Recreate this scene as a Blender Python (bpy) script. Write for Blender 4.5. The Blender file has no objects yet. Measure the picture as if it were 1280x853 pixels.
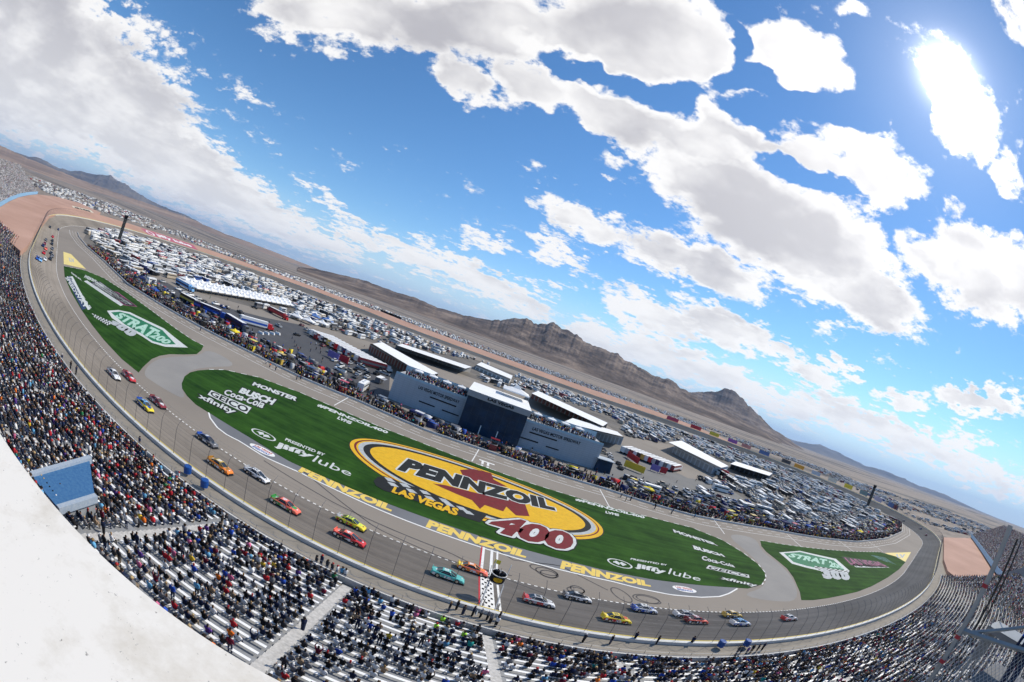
import bpy, bmesh, math, random
import numpy as np
from mathutils import Vector, Matrix, noise as mnoise
random.seed(7); rng = np.random.default_rng(11)
sc = bpy.context.scene
COL = sc.collection
R = math.radians
# ------------------------------------------------------------------ camera survey (metres, x along the back straight, y away from the stand)
LENS, PITCH, ROLL, YAW = 16.02, R(0.105), R(20.03), R(0.75)
CAM = np.array([-2.074, -646.97, 35.88])
def basis():
    r = np.array([math.cos(YAW), -math.sin(YAW), 0]); f = np.array([math.sin(YAW), math.cos(YAW), 0]); z = np.array([0, 0, 1.0])
    u = z*math.cos(PITCH) - f*math.sin(PITCH); f2 = f*math.cos(PITCH) + z*math.sin(PITCH)
    X = r*math.cos(ROLL) + u*math.sin(ROLL); Y = -r*math.sin(ROLL) + u*math.cos(ROLL)
    return X, Y, f2
BX, BY, BF = basis()
def ray(px, py):
    x = (px-640.2)*36/1280; y = -(py-426.6)*36/1280
    r = math.hypot(x, y); th = 2*math.asin(min(1, r/(2*LENS))); ph = math.atan2(y, x)
    return BX*(math.sin(th)*math.cos(ph)) + BY*(math.sin(th)*math.sin(ph)) + BF*math.cos(th)
def G(px, py, z=0.0):
    d = ray(px, py); t = (z-CAM[2])/d[2]
    return (CAM[0]+d[0]*t, CAM[1]+d[1]*t)
def GL(pts, z=0.0): return [G(a, b, z) for a, b in pts]
def proj(p):
    d = np.array(p, float)-CAM; d /= np.linalg.norm(d)
    th = math.acos(max(-1, min(1, float(d@BF)))); ph = math.atan2(float(d@BY), float(d@BX)); r = 2*LENS*math.sin(th/2)*1280/36
    return (640.2+r*math.cos(ph), 426.6-r*math.sin(ph))
def inframe(p, m=25):
    x, y = proj(p); return -m < x < 1280+m and -m < y < 853+m
# ------------------------------------------------------------------ materials
def srgb(h):
    h = h.lstrip('#'); c = [int(h[i:i+2], 16)/255 for i in (0, 2, 4)]
    return tuple(v/12.92 if v <= .04045 else ((v+.055)/1.055)**2.4 for v in c)
_M = {}
def mat(name, col, rough=.75, var=.18, scale=.6, metal=0.0, bump=0.0, col2=None, detail=5, stretch=None, spec=.3, contrast=1.0):
    if name in _M: return _M[name]
    m = bpy.data.materials.new(name); m.use_nodes = True; nt = m.node_tree; N = nt.nodes; L = nt.links
    b = N['Principled BSDF']; b.inputs['Roughness'].default_value = rough; b.inputs['Metallic'].default_value = metal
    b.inputs['Specular IOR Level'].default_value = spec
    if isinstance(col, str): col = srgb(col)
    if isinstance(col2, str): col2 = srgb(col2)
    if var or col2:
        tc = N.new('ShaderNodeTexCoord'); nz = N.new('ShaderNodeTexNoise'); nz.inputs['Scale'].default_value = scale
        nz.inputs['Detail'].default_value = detail; nz.inputs['Roughness'].default_value = .6
        src = tc.outputs['Object']
        if stretch:
            mp = N.new('ShaderNodeMapping'); mp.inputs['Scale'].default_value = stretch; L.new(src, mp.inputs[0]); src = mp.outputs[0]
        L.new(src, nz.inputs['Vector'])
        mx = N.new('ShaderNodeMix'); mx.data_type = 'RGBA'
        c2 = col2 if col2 else tuple(min(1, c*(1+var)) for c in col); c1 = col if col2 else tuple(c*(1-var) for c in col)
        mx.inputs[6].default_value = (*c1, 1); mx.inputs[7].default_value = (*c2, 1)
        mr = N.new('ShaderNodeMapRange'); w = .22/contrast; mr.inputs[1].default_value = .5-w; mr.inputs[2].default_value = .5+w
        L.new(nz.outputs[0], mr.inputs[0]); L.new(mr.outputs[0], mx.inputs[0]); L.new(mx.outputs[2], b.inputs['Base Color'])
        if bump:
            bp = N.new('ShaderNodeBump'); bp.inputs['Strength'].default_value = bump; L.new(nz.outputs[0], bp.inputs['Height']); L.new(bp.outputs[0], b.inputs['Normal'])
    else: b.inputs['Base Color'].default_value = (*col, 1)
    _M[name] = m; return m
def attr_mat(name, attr, rough=.8, spec=.2):
    if name in _M: return _M[name]
    m = bpy.data.materials.new(name); m.use_nodes = True; nt = m.node_tree; b = nt.nodes['Principled BSDF']
    a = nt.nodes.new('ShaderNodeAttribute'); a.attribute_name = attr; nt.links.new(a.outputs['Color'], b.inputs['Base Color'])
    b.inputs['Roughness'].default_value = rough; b.inputs['Specular IOR Level'].default_value = spec
    _M[name] = m; return m
# ------------------------------------------------------------------ mesh builder
class MB:
    def __init__(s): s.v = []; s.f = []; s.m = []
    def add(s, vs, fs, mi=0):
        o = len(s.v); s.v += [tuple(map(float, p)) for p in vs]
        for f in fs: s.f.append([i+o for i in f]); s.m.append(mi)
        return s
    def quad(s, a, b, c, d, mi=0): return s.add([a, b, c, d], [(0, 1, 2, 3)], mi)
    def box(s, c, d, rz=0, mi=0, taper=1.0, tilt=0, top=None):
        x, y, z = d[0]/2, d[1]/2, d[2]/2; vs = []
        for k, zz in enumerate((-z, z)):
            t = taper if k else 1
            for sx, sy in ((-1, -1), (1, -1), (1, 1), (-1, 1)):
                px, py = sx*x*t, sy*y*t
                vs.append((c[0]+px*math.cos(rz)-py*math.sin(rz), c[1]+px*math.sin(rz)+py*math.cos(rz), c[2]+zz))
        s.add(vs, [(3, 2, 1, 0), (0, 1, 5, 4), (1, 2, 6, 5), (2, 3, 7, 6), (3, 0, 4, 7)], mi)
        o = len(s.v)-8; s.f.append([o+4, o+5, o+6, o+7]); s.m.append(mi if top is None else top); return s
    def prism(s, poly, z0, z1, mi=0, top=None, bottom=False):
        n = len(poly); A = sum(poly[i][0]*poly[(i+1) % n][1]-poly[(i+1) % n][0]*poly[i][1] for i in range(n))
        if A < 0: poly = poly[::-1]
        o = len(s.v); s.v += [(p[0], p[1], z0) for p in poly]+[(p[0], p[1], z1) for p in poly]
        for i in range(n): j = (i+1) % n; s.f.append([o+i, o+j, o+n+j, o+n+i]); s.m.append(mi)
        s.f.append([o+n+i for i in range(n)]); s.m.append(mi if top is None else top)
        if bottom: s.f.append([o+i for i in range(n)][::-1]); s.m.append(mi)
        return s
    def tube(s, path, r, n=6, mi=0, cap=True):
        P = [Vector(p) for p in path]; o = len(s.v); rr = r if isinstance(r, (list, tuple)) else [r]*len(P)
        for i, p in enumerate(P):
            t = (P[min(i+1, len(P)-1)]-P[max(i-1, 0)]).normalized(); a = t.orthogonal().normalized() if abs(t.z) > .9 else t.cross(Vector((0, 0, 1))).normalized(); b = t.cross(a)
            for k in range(n): q = p+(a*math.cos(2*math.pi*k/n)+b*math.sin(2*math.pi*k/n))*rr[i]; s.v.append(tuple(q))
        for i in range(len(P)-1):
            for k in range(n): k2 = (k+1) % n; s.f.append([o+i*n+k, o+i*n+k2, o+(i+1)*n+k2, o+(i+1)*n+k]); s.m.append(mi)
        if cap: s.f.append([o+k for k in range(n)][::-1]); s.m.append(mi); s.f.append([o+(len(P)-1)*n+k for k in range(n)]); s.m.append(mi)
        return s
    def strip(s, A, B, mi=0, closed=False):
        n = len(A); o = len(s.v); s.v += [tuple(map(float, p)) for p in A]+[tuple(map(float, p)) for p in B]
        for i in range(n if closed else n-1): j = (i+1) % n; s.f.append([o+i, o+j, o+n+j, o+n+i]); s.m.append(mi)
        return s
    def mesh(s, name, mats, smooth=False):
        me = bpy.data.meshes.new(name); me.from_pydata(s.v, [], s.f); me.update()
        for m in mats: me.materials.append(m)
        if len(mats) > 1: me.polygons.foreach_set('material_index', s.m)
        if smooth: me.polygons.foreach_set('use_smooth', [True]*len(s.f))
        me.update(); return me
    def build(s, name, mats, parent=None, smooth=False, fix=True):
        if not isinstance(mats, (list, tuple)): mats = [mats]
        me = s.mesh(name, mats, smooth)
        if fix:
            bm = bmesh.new(); bm.from_mesh(me); bmesh.ops.recalc_face_normals(bm, faces=bm.faces); bm.to_mesh(me); bm.free()
        return link(name, me, parent)
def wear(m, amt=.4, scale=5.0, col=(.03, .075, .012)):
    nt = m.node_tree; N = nt.nodes; L = nt.links; b = N['Principled BSDF']; inp = b.inputs['Base Color']
    mx = N.new('ShaderNodeMix'); mx.data_type = 'RGBA'
    if inp.is_linked: L.new(inp.links[0].from_socket, mx.inputs[6])
    else: mx.inputs[6].default_value = inp.default_value
    mx.inputs[7].default_value = (*col, 1); tc = N.new('ShaderNodeTexCoord'); n = N.new('ShaderNodeTexNoise'); n.inputs['Scale'].default_value = scale; n.inputs['Detail'].default_value = 8; n.inputs['Roughness'].default_value = .75
    mp = N.new('ShaderNodeMapping'); mp.inputs['Scale'].default_value = (.35, 1, 1); L.new(tc.outputs['Object'], mp.inputs[0]); L.new(mp.outputs[0], n.inputs['Vector'])
    r = N.new('ShaderNodeMapRange'); r.inputs[1].default_value = .46; r.inputs[2].default_value = .66; r.inputs[3].default_value = 0; r.inputs[4].default_value = amt; L.new(n.outputs[0], r.inputs[0]); L.new(r.outputs[0], mx.inputs[0]); L.new(mx.outputs[2], inp); return m
def link(name, data, parent=None, loc=None, rz=None):
    o = bpy.data.objects.new(name, data); COL.objects.link(o)
    if parent is not None: o.parent = parent
    if loc is not None: o.location = loc
    if rz is not None: o.rotation_euler = (0, 0, rz)
    return o
def tag(o, label=None, cat=None, group=None, kind=None):
    if label: o['label'] = label
    if cat: o['category'] = cat
    if group: o['group'] = group
    if kind: o['kind'] = kind
    return o
def empty(name, loc, rz=0, label=None, cat=None, group=None):
    o = link(name, None, None, loc, rz); o.empty_display_size = .2
    return tag(o, label, cat, group)
def copy_tree(o, parent=None):
    c = o.copy(); COL.objects.link(c); c.parent = parent
    for ch in list(o.children): copy_tree(ch, c)
    return c
def big_mesh(name, V, F, C, attr='tone', material=None, smooth=False, parent=None):
    """V (n,3), F (m,4) quads or (m,3), C (m,3) face colours."""
    me = bpy.data.meshes.new(name); k = F.shape[1]
    me.vertices.add(len(V)); me.vertices.foreach_set('co', V.astype(np.float32).ravel())
    me.loops.add(F.size); me.loops.foreach_set('vertex_index', F.astype(np.int32).ravel())
    me.polygons.add(len(F)); me.polygons.foreach_set('loop_start', (np.arange(len(F))*k).astype(np.int32))
    if C is not None:
        a = me.attributes.new(attr, 'FLOAT_COLOR', 'FACE'); a.data.foreach_set('color', np.c_[C, np.ones(len(C))].astype(np.float32).ravel())
    me.update(calc_edges=True)
    if material: me.materials.append(material)
    return link(name, me, parent)
def scatter(protoV, protoF, protoS, pos, rot, scl, pal):
    """protoS: per-face slot index into pal (n, slots, 3)."""
    n = len(pos); c, s = np.cos(rot)[:, None], np.sin(rot)[:, None]; v = protoV[None]*scl[:, None, None] if scl.ndim == 1 else protoV[None]*scl[:, None, :]
    x = v[..., 0]*c-v[..., 1]*s; y = v[..., 0]*s+v[..., 1]*c
    V = np.stack([x, y, v[..., 2]], -1)+pos[:, None]
    F = protoF[None]+(np.arange(n)*len(protoV))[:, None, None]
    C = pal[:, protoS]
    return V.reshape(-1, 3), F.reshape(-1, protoF.shape[1]), C.reshape(-1, 3)
# ------------------------------------------------------------------ the oval
T_LB, T_R, T_DL, T_RF = 409.566, 256.659, 27.968, 440.136
H_TURN, H_BACK, H_FRONT, TW = 5.394, 2.881, 2.581, 15.97
def track(off=0, n=90):
    d = R(T_DL); r = T_R-off; P = []; tg = []
    for x in np.linspace(-T_LB/2, T_LB/2, n)[:-1]: P.append((x, -off)); tg.append(0)
    arc = [(T_LB/2+r*math.cos(a), -T_R+r*math.sin(a)) for a in np.linspace(math.pi/2, -math.pi/2+d, n)]
    rf = T_RF-off; e = arc[-1]; t = (e[0]-rf*math.sin(d))/math.cos(d); tp = (e[0]-t*math.cos(d), e[1]-t*math.sin(d)); yc = tp[1]+rf*math.cos(d)
    leg = [(e[0]+(tp[0]-e[0])*k, e[1]+(tp[1]-e[1])*k) for k in np.linspace(0, 1, n//2)[1:]]
    mid = [(rf*math.sin(b), yc-rf*math.cos(b)) for b in np.linspace(d, -d, n)[1:]]
    half = arc+leg; P += half; tg += [1]*n+[2]*(n//2-1); P += mid; tg += [2]*(n-1)
    P += [(-x, y) for x, y in half[::-1]][1:-1]; tg += ([1]*n+[2]*(n//2-1))[::-1][1:-1]
    return np.array(P), np.array(tg)
OUT, TAGS = track()
NP_ = len(OUT)
_h = np.where(TAGS == 0, H_BACK, np.where(TAGS == 1, H_TURN, H_FRONT)).astype(float)
_k = np.ones(23)/23; HB = np.convolve(np.concatenate([_h[-30:], _h, _h[:30]]), _k, 'same')[30:-30]
_t = np.roll(OUT, -1, 0)-np.roll(OUT, 1, 0); _t /= np.linalg.norm(_t, axis=1)[:, None]
NRM = np.stack([-_t[:, 1], _t[:, 0]], 1)          # outward (track listed clockwise)
if ((OUT+NRM)[0][1] < 0): NRM = -NRM
def ring(off, z):     # off>0 inward; z number or array or function
    P = OUT-NRM*off; zz = np.broadcast_to(z, NP_) if not callable(z) else z(HB)
    return np.c_[P, zz]
def bank(off):        # surface height at off
    t = np.clip(1-off/TW, 0, 1); return HB*t
def track_z(x, y):
    d = np.hypot(OUT[:, 0]-x, OUT[:, 1]-y); i = int(np.argmin(d)); off = -float((np.array([x, y])-OUT[i])@NRM[i])
    return HB[i]*min(1, max(0, 1-off/TW)), i, off
def GT(px, py, dz=0):
    z = 1.5
    for _ in range(12): x, y = G(px, py, z+dz); z = .5*z+.5*track_z(x, y)[0]
    return x, y, z
def idx_range(lo, hi):   # station indices of the front part by angle order with x in [lo,hi], ordered by increasing x
    ids = [i for i in range(NP_) if OUT[i, 1] < -260 and lo <= OUT[i, 0] <= hi]
    return sorted(ids, key=lambda i: OUT[i, 0])
def resample(P, step):
    P = np.array(P, float); s = np.r_[0, np.cumsum(np.linalg.norm(np.diff(P, axis=0), axis=1))]; n = max(2, int(s[-1]/step)+1); t = np.linspace(0, s[-1], n)
    return np.stack([np.interp(t, s, P[:, k]) for k in range(P.shape[1])], 1)
def normals2(P):
    t = np.gradient(P[:, :2], axis=0); t /= np.linalg.norm(t, axis=1)[:, None]; return np.stack([t[:, 1], -t[:, 0]], 1)   # to the right of travel
# ------------------------------------------------------------------ camera, world
cd = bpy.data.cameras.new('camera'); cam = bpy.data.objects.new('camera', cd); COL.objects.link(cam); sc.camera = cam
cd.type = 'PANO'
_pc = cd if hasattr(cd, 'panorama_type') else cd.cycles
_pc.panorama_type = 'FISHEYE_EQUISOLID'; _pc.fisheye_lens = LENS; _pc.fisheye_fov = math.pi
try:
    cd.cycles.panorama_type = 'FISHEYE_EQUISOLID'; cd.cycles.fisheye_lens = LENS; cd.cycles.fisheye_fov = math.pi
except Exception: pass
cd.sensor_width = 36; cd.sensor_fit = 'HORIZONTAL'; cd.clip_start = .05; cd.clip_end = 200000
M4 = Matrix.Identity(4)
for r_ in range(3): M4[r_][0] = BX[r_]; M4[r_][1] = BY[r_]; M4[r_][2] = -BF[r_]; M4[r_][3] = CAM[r_]
cam.matrix_world = M4
SUN = Vector(ray(1185, 95)).normalized(); S_EL = math.asin(SUN.z); S_AZ = math.atan2(SUN.x, SUN.y)
ld = bpy.data.lights.new('sun', 'SUN'); ld.energy = 3.5; ld.angle = R(.55); ld.color = (1, .93, .81)
lo = bpy.data.objects.new('sun', ld); COL.objects.link(lo); lo.rotation_euler = SUN.to_track_quat('Z', 'Y').to_euler()
vs = sc.view_settings; sc.display_settings.display_device = 'sRGB'; vs.view_transform = 'Standard'; vs.look = 'None'; vs.exposure = 0.32; vs.gamma = 1; vs.use_curve_mapping = False
W = bpy.data.worlds.new('World'); sc.world = W; W.use_nodes = True; nt = W.node_tree; N = nt.nodes; L = nt.links; N.clear()
def nd(t, **k):
    n = N.new(t)
    for a, b in k.items(): setattr(n, a, b)
    return n
def math_(op, a, b=None, c=None, clamp=False):
    n = nd('ShaderNodeMath', operation=op); n.use_clamp = clamp
    for i, v in enumerate((a, b, c)):
        if v is None: continue
        if isinstance(v, (int, float)): n.inputs[i].default_value = v
        else: L.new(v, n.inputs[i])
    return n.outputs[0]
def vmath(op, a, b=None):
    n = nd('ShaderNodeVectorMath', operation=op)
    for i, v in enumerate((a, b)):
        if v is None: continue
        if isinstance(v, tuple): n.inputs[i].default_value = v
        else: L.new(v, n.inputs[i])
    return n
tcw = nd('ShaderNodeTexCoord'); DIR = tcw.outputs['Generated']
sky = nd('ShaderNodeTexSky', sky_type='NISHITA'); sky.sun_disc = False; sky.sun_elevation = S_EL; sky.sun_rotation = S_AZ; sky.altitude = 600; sky.dust_density = .15; sky.ozone_density = 1.6; sky.air_density = 1.0
hs = nd('ShaderNodeHueSaturation'); hs.inputs['Saturation'].default_value = 1.14; gn = nd('ShaderNodeMix', data_type='RGBA', blend_type='MULTIPLY'); gn.inputs[0].default_value = 1; gn.inputs[7].default_value = (.90, 1.03, 1.12, 1); L.new(sky.outputs[0], gn.inputs[6]); L.new(gn.outputs[2], hs.inputs['Color'])
bg1 = nd('ShaderNodeBackground'); bg1.inputs[1].default_value = .112; L.new(hs.outputs[0], bg1.inputs[0])
# domain noise on the cloud deck
sep = nd('ShaderNodeSeparateXYZ'); L.new(DIR, sep.inputs[0])
zc = math_('ADD', math_('MAXIMUM', sep.outputs[2], 0.0), .20)
cx = math_('DIVIDE', sep.outputs[0], zc); cy = math_('DIVIDE', sep.outputs[1], zc)
cmb = nd('ShaderNodeCombineXYZ'); L.new(cx, cmb.inputs[0]); L.new(cy, cmb.inputs[1])
def wnoise(scale, detail, rough, vec=None, dist=0.0):
    n = nd('ShaderNodeTexNoise'); n.inputs['Scale'].default_value = scale; n.inputs['Detail'].default_value = detail; n.inputs['Roughness'].default_value = rough; n.inputs['Distortion'].default_value = dist
    L.new(vec or cmb.outputs[0], n.inputs['Vector']); return n
warp = wnoise(7.0, 3, .6)
wv = vmath('SUBTRACT', warp.outputs['Color'], (.5, .5, .5)); wv2 = nd('ShaderNodeVectorMath', operation='SCALE'); L.new(wv.outputs[0], wv2.inputs[0]); wv2.inputs['Scale'].default_value = .10
DW = vmath('ADD', DIR, wv2.outputs[0]).outputs[0]
BLOBS = [ # x, y, half length, half width, tilt in the photo, weight
 (10,20,210,130,22,1.2),(120,110,170,95,32,1.15),(20,110,190,75,22,1.2),(210,200,180,58,30,1.15),(300,250,130,36,32,1),(345,278,90,22,30,0.8),(400,245,50,12,25,0.45),(170,40,38,20,30,0.7),
 (285,106,55,16,27,0.5),(345,178,30,10,30,0.3),(400,300,80,20,27,0.8),(500,315,120,20,24,0.75),(600,350,130,22,26,0.85),(650,375,70,18,25,0.7),(605,302,55,16,20,0.65),(420,262,40,14,28,0.55),(560,370,90,12,24,0.35),
 (430,15,130,48,8,1.1),(590,30,180,55,6,1.15),(580,105,58,36,50,1),(660,100,80,38,35,0.95),(640,130,28,26,50,0.6),(800,50,190,75,8,1.2),(770,140,120,48,25,1),(880,165,170,52,15,1.15),(1000,180,100,36,25,1),(1000,75,100,42,22,1),(1075,200,90,55,30,1),(1120,220,60,34,15,0.8),
 (330,38,24,16,30,0.5),(408,62,26,15,30,0.55),
 (1195,125,90,48,48,1.2),(1258,214,30,24,40,0.7),(1195,262,24,16,10,0.6),(1272,20,50,30,40,0.8),(1062,12,34,16,15,0.65),(1205,180,20,10,20,0.4),
 (900,235,110,58,18,1.25),(1000,300,160,72,22,1.35),(1085,370,90,48,28,1.15),(860,325,140,34,24,1),(730,278,90,24,25,0.85),(690,258,50,14,25,0.6),(700,322,55,20,25,0.7),(695,292,50,12,25,0.5),
 (1205,335,105,56,32,1.2),(1260,345,60,60,10,1),(757,190,44,16,27,0.75),(765,218,28,10,20,0.5),
 (690,360,45,10,20,0.5),(785,368,60,18,20,0.65),(820,397,85,27.5,22,0.94),(905,408,90,30,22,1.01),(965,432,60,15,28,0.81),(900,470,100,25,22,0.81),(760,428,95,25,18,0.88),(850,452,120,27.5,20,0.88),(960,500,110,22.5,22,0.81),
 (1020,470,45,15,18,0.88),(1060,520,100,25,22,0.88),(1130,548,90,25,22,0.88),(1040,452,22,16.25,10,0.81),(1063,468,22,11.25,10,0.74),(1137,500,34,15,12,0.88),(1100,495,18,8.75,12,0.54),(1225,500,75,22.5,10,1.01),(1210,545,50,15,20,0.61),(1200,575,110,22.5,22,0.81),(1240,605,80,17.5,20,0.74),
 (610,390,60,9,20,0.35),(540,360,60,9,20,0.3),(1035,415,35,8.75,10,0.41),(250,262,40,8,25,0.25),(60,182,60,9,20,0.3),(470,345,60,7,20,0.3),
 (728,86,95,17,28,-1.1),(845,128,40,30,35,-1),(800,112,40,12,30,-0.6),(930,98,52,17,0,-1.2),(925,62,16,40,0,-0.9),(1000,125,60,14,22,-0.8),(945,150,60,22,15,-0.9),(1060,140,50,22,30,-0.8),(1000,212,90,16,18,-1.1),(1150,120,40,60,20,-0.6),(500,130,180,45,14,-0.4),(700,170,110,26,22,-0.6),(145,12,40,12,10,-0.5),(1160,290,60,20,60,-0.5)]
dens = None
for (bx, by, a, b, ang, w) in BLOBS:
    c = Vector(ray(bx, by)).normalized(); ca, sa = math.cos(R(ang)), math.sin(R(ang))
    u = Vector(ray(bx+ca*8, by+sa*8)).normalized()-c; v = Vector(ray(bx-sa*8, by+ca*8)).normalized()-c
    ka, kb = u.length/8*a, v.length/8*b; u.normalize(); v = (v-u*v.dot(u)).normalized(); wv_ = u.cross(v)
    rot = Matrix((u, v, wv_)).transposed()
    mp = nd('ShaderNodeMapping'); mp.vector_type = 'TEXTURE'; mp.inputs['Location'].default_value = c; mp.inputs['Rotation'].default_value = rot.to_euler(); mp.inputs['Scale'].default_value = (ka*1.12, kb*1.12, 1.3)
    L.new(DW, mp.inputs[0]); g = nd('ShaderNodeTexGradient', gradient_type='SPHERICAL'); L.new(mp.outputs[0], g.inputs[0])
    if w > 0:
        t = math_('MULTIPLY', math_('MINIMUM', g.outputs['Fac'], .55), w*1.55)
        dens = t if dens is None else math_('SMOOTH_MAX', dens, t, .12)
    else: dens = math_('MULTIPLY_ADD', g.outputs['Fac'], w*1.3, dens)
n1 = wnoise(4.2, 9, .62, dist=.25); n2 = wnoise(19.0, 8, .66); n3 = wnoise(2.3, 4, .5)
D = math_('ADD', dens, math_('MULTIPLY', math_('SUBTRACT', n1.outputs[0], .5), 1.7))
D = math_('ADD', D, math_('MULTIPLY', math_('SUBTRACT', n2.outputs[0], .5), 1.15))
up_ = nd('ShaderNodeMapRange', interpolation_type='SMOOTHSTEP'); L.new(D, up_.inputs[0]); up_.inputs[1].default_value = .27; up_.inputs[2].default_value = .60
cover = math_('MULTIPLY', up_.outputs[0], .97)
thick = nd('ShaderNodeMapRange', interpolation_type='SMOOTHSTEP'); L.new(math_('ADD', math_('ADD', dens, math_('MULTIPLY', math_('SUBTRACT', n3.outputs[0], .5), 1.9)), math_('MULTIPLY', math_('SUBTRACT', n1.outputs[0], .5), .75)), thick.inputs[0]); thick.inputs[1].default_value = .52; thick.inputs[2].default_value = 1.25
dsun = vmath('DOT_PRODUCT', DIR, tuple(SUN)).outputs['Value']
aure = math_('POWER', math_('MAXIMUM', dsun, 0.0), 60.0); aure2 = math_('POWER', math_('MAXIMUM', dsun, 0.0), 700.0); aure0 = math_('POWER', math_('MAXIMUM', dsun, 0.0), 6.0)
lowz = nd('ShaderNodeMapRange'); L.new(sep.outputs[2], lowz.inputs[0]); lowz.inputs[1].default_value = .04; lowz.inputs[2].default_value = .30; lowz.inputs[3].default_value = .30; lowz.inputs[4].default_value = 1
cm = nd('ShaderNodeMix', data_type='RGBA'); L.new(math_('MULTIPLY', math_('MULTIPLY', thick.outputs[0], lowz.outputs[0]), math_('SUBTRACT', 1.0, math_('MULTIPLY', aure0, .55, clamp=True))), cm.inputs[0]); cm.inputs[6].default_value = (.90, .885, .87, 1); cm.inputs[7].default_value = (.47, .46, .485, 1)
cstr = math_('ADD', .92, math_('ADD', math_('MULTIPLY', aure0, .18), math_('MULTIPLY', aure, .6)))
bg2 = nd('ShaderNodeBackground'); L.new(cm.outputs[2], bg2.inputs[0]); L.new(cstr, bg2.inputs[1])
msh = nd('ShaderNodeMixShader'); L.new(cover, msh.inputs[0]); L.new(bg1.outputs[0], msh.inputs[1]); L.new(bg2.outputs[0], msh.inputs[2])
bg3 = nd('ShaderNodeBackground'); bg3.inputs[0].default_value = (1, .98, .94, 1); L.new(math_('ADD', math_('MULTIPLY', aure, .12), math_('MULTIPLY', aure2, 2.2)), bg3.inputs[1])
ash = nd('ShaderNodeAddShader'); L.new(msh.outputs[0], ash.inputs[0]); L.new(bg3.outputs[0], ash.inputs[1])
hzm = nd('ShaderNodeMapRange', interpolation_type='SMOOTHSTEP'); L.new(sep.outputs[2], hzm.inputs[0]); hzm.inputs[1].default_value = .16; hzm.inputs[2].default_value = -.01; hzm.inputs[3].default_value = 0; hzm.inputs[4].default_value = .85
bg4 = nd('ShaderNodeBackground'); bg4.inputs[0].default_value = (.50, .655, .83, 1); bg4.inputs[1].default_value = .92
msk = nd('ShaderNodeMixShader'); L.new(hzm.outputs[0], msk.inputs[0]); L.new(bg1.outputs[0], msk.inputs[1]); L.new(bg4.outputs[0], msk.inputs[2]); L.new(msk.outputs[0], msh.inputs[1])
wo = nd('ShaderNodeOutputWorld'); L.new(ash.outputs[0], wo.inputs[0])
W.cycles.sampling_method = 'MANUAL'; W.cycles.sample_map_resolution = 512
sc.cycles.max_bounces = 5; sc.cycles.diffuse_bounces = 2; sc.cycles.glossy_bounces = 2; sc.cycles.transparent_max_bounces = 8; sc.cycles.use_denoising = True
# ================================================================== ground, pavement, track
def struct(o, label=None): o['kind'] = 'structure'; return (tag(o, label) if label else o)
WHITE = mat('white_paint', (.74, .73, .70), .6, .06, .4, spec=.1)
YELLOWP = mat('yellow_paint', (.80, .56, .16), .7, .10, .8, spec=.1)
BLACKP = mat('black_paint', (.018, .018, .02), .7, .2, .8, spec=.1)
# desert floor: polar sheet to the horizon
def terr(x, y):
    r = math.hypot(x, y+250); z = -.7
    if r > 1100:
        k = (r-1100); n = mnoise.fractal(Vector((x/2600, y/2600, 3.1)), 1, 2, 5)
        z += min(1, k/3000)*(26*n) + (max(0, y-900)*.004 if y < 9000 else 32)
    return z
mb = MB(); rad = [0, 60, 140, 300, 500, 700, 900]+[1100*1.085**i for i in range(54)]; NA = 144
mb.v.append((0, -250, -.7))
for r_ in rad[1:]:
    for k in range(NA): a = 2*math.pi*k/NA; x, y = r_*math.cos(a), -250+r_*math.sin(a); mb.v.append((x, y, terr(x, y) if r_ < 30000 else -60))
for k in range(NA): mb.f.append([0, 1+k, 1+(k+1) % NA]); mb.m.append(0)
for j in range(len(rad)-2):
    for k in range(NA): a = 1+j*NA+k; b = 1+j*NA+(k+1) % NA; mb.f.append([a, a+NA, b+NA, b]); mb.m.append(0)
def desert_mat():
    m = mat('desert_soil', (.30, .235, .19), .95, .0, 1); nt = m.node_tree; N = nt.nodes; L = nt.links; b = N['Principled BSDF']
    tc = N.new('ShaderNodeTexCoord'); mp = N.new('ShaderNodeMapping'); mp.inputs['Scale'].default_value = (.0006, .0034, .002); L.new(tc.outputs['Object'], mp.inputs[0])
    a = N.new('ShaderNodeTexNoise'); a.inputs['Scale'].default_value = 1; a.inputs['Detail'].default_value = 9; a.inputs['Roughness'].default_value = .62; L.new(mp.outputs[0], a.inputs[0])
    r = N.new('ShaderNodeValToRGB'); e = r.color_ramp.elements; e[0].position = .36; e[0].color = (.075, .070, .066, 1); e[1].position = .66; e[1].color = (.32, .265, .21, 1)
    for p, c in ((.44, (.15, .13, .115, 1)), (.50, (.26, .215, .175, 1)), (.58, (.24, .20, .165, 1))): q = e.new(p); q.color = c
    L.new(a.outputs[0], r.inputs[0]); n2 = N.new('ShaderNodeTexNoise'); n2.inputs['Scale'].default_value = .05; n2.inputs['Detail'].default_value = 8; L.new(tc.outputs['Object'], n2.inputs[0])
    mx = N.new('ShaderNodeMix'); mx.data_type = 'RGBA'; mx.blend_type = 'MULTIPLY'; mx.inputs[0].default_value = .6; L.new(r.outputs[0], mx.inputs[6])
    r2 = N.new('ShaderNodeMapRange'); r2.inputs[1].default_value = .35; r2.inputs[2].default_value = .6; r2.inputs[3].default_value = .45; r2.inputs[4].default_value = 1.15; L.new(n2.outputs[0], r2.inputs[0])
    L.new(r2.outputs[0], mx.inputs[7]); L.new(mx.outputs[2], b.inputs['Base Color']); return m
ground = struct(mb.build('desert_ground', desert_mat(), fix=False), 'flat desert plain of pink soil and grey scrub')
# infield pavement
INN = ring(TW-.3, 0.0)
mb = MB(); mb.prism([(p[0], p[1]) for p in INN], -.5, -.008)
PAVE = mat('pale_pavement', (.212, .184, .154), .92, .0, .02, col2=(.275, .241, .203), detail=8)
pavement = struct(mb.build('infield_pavement', PAVE), 'pale sun bleached pavement of apron and pit road')
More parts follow.
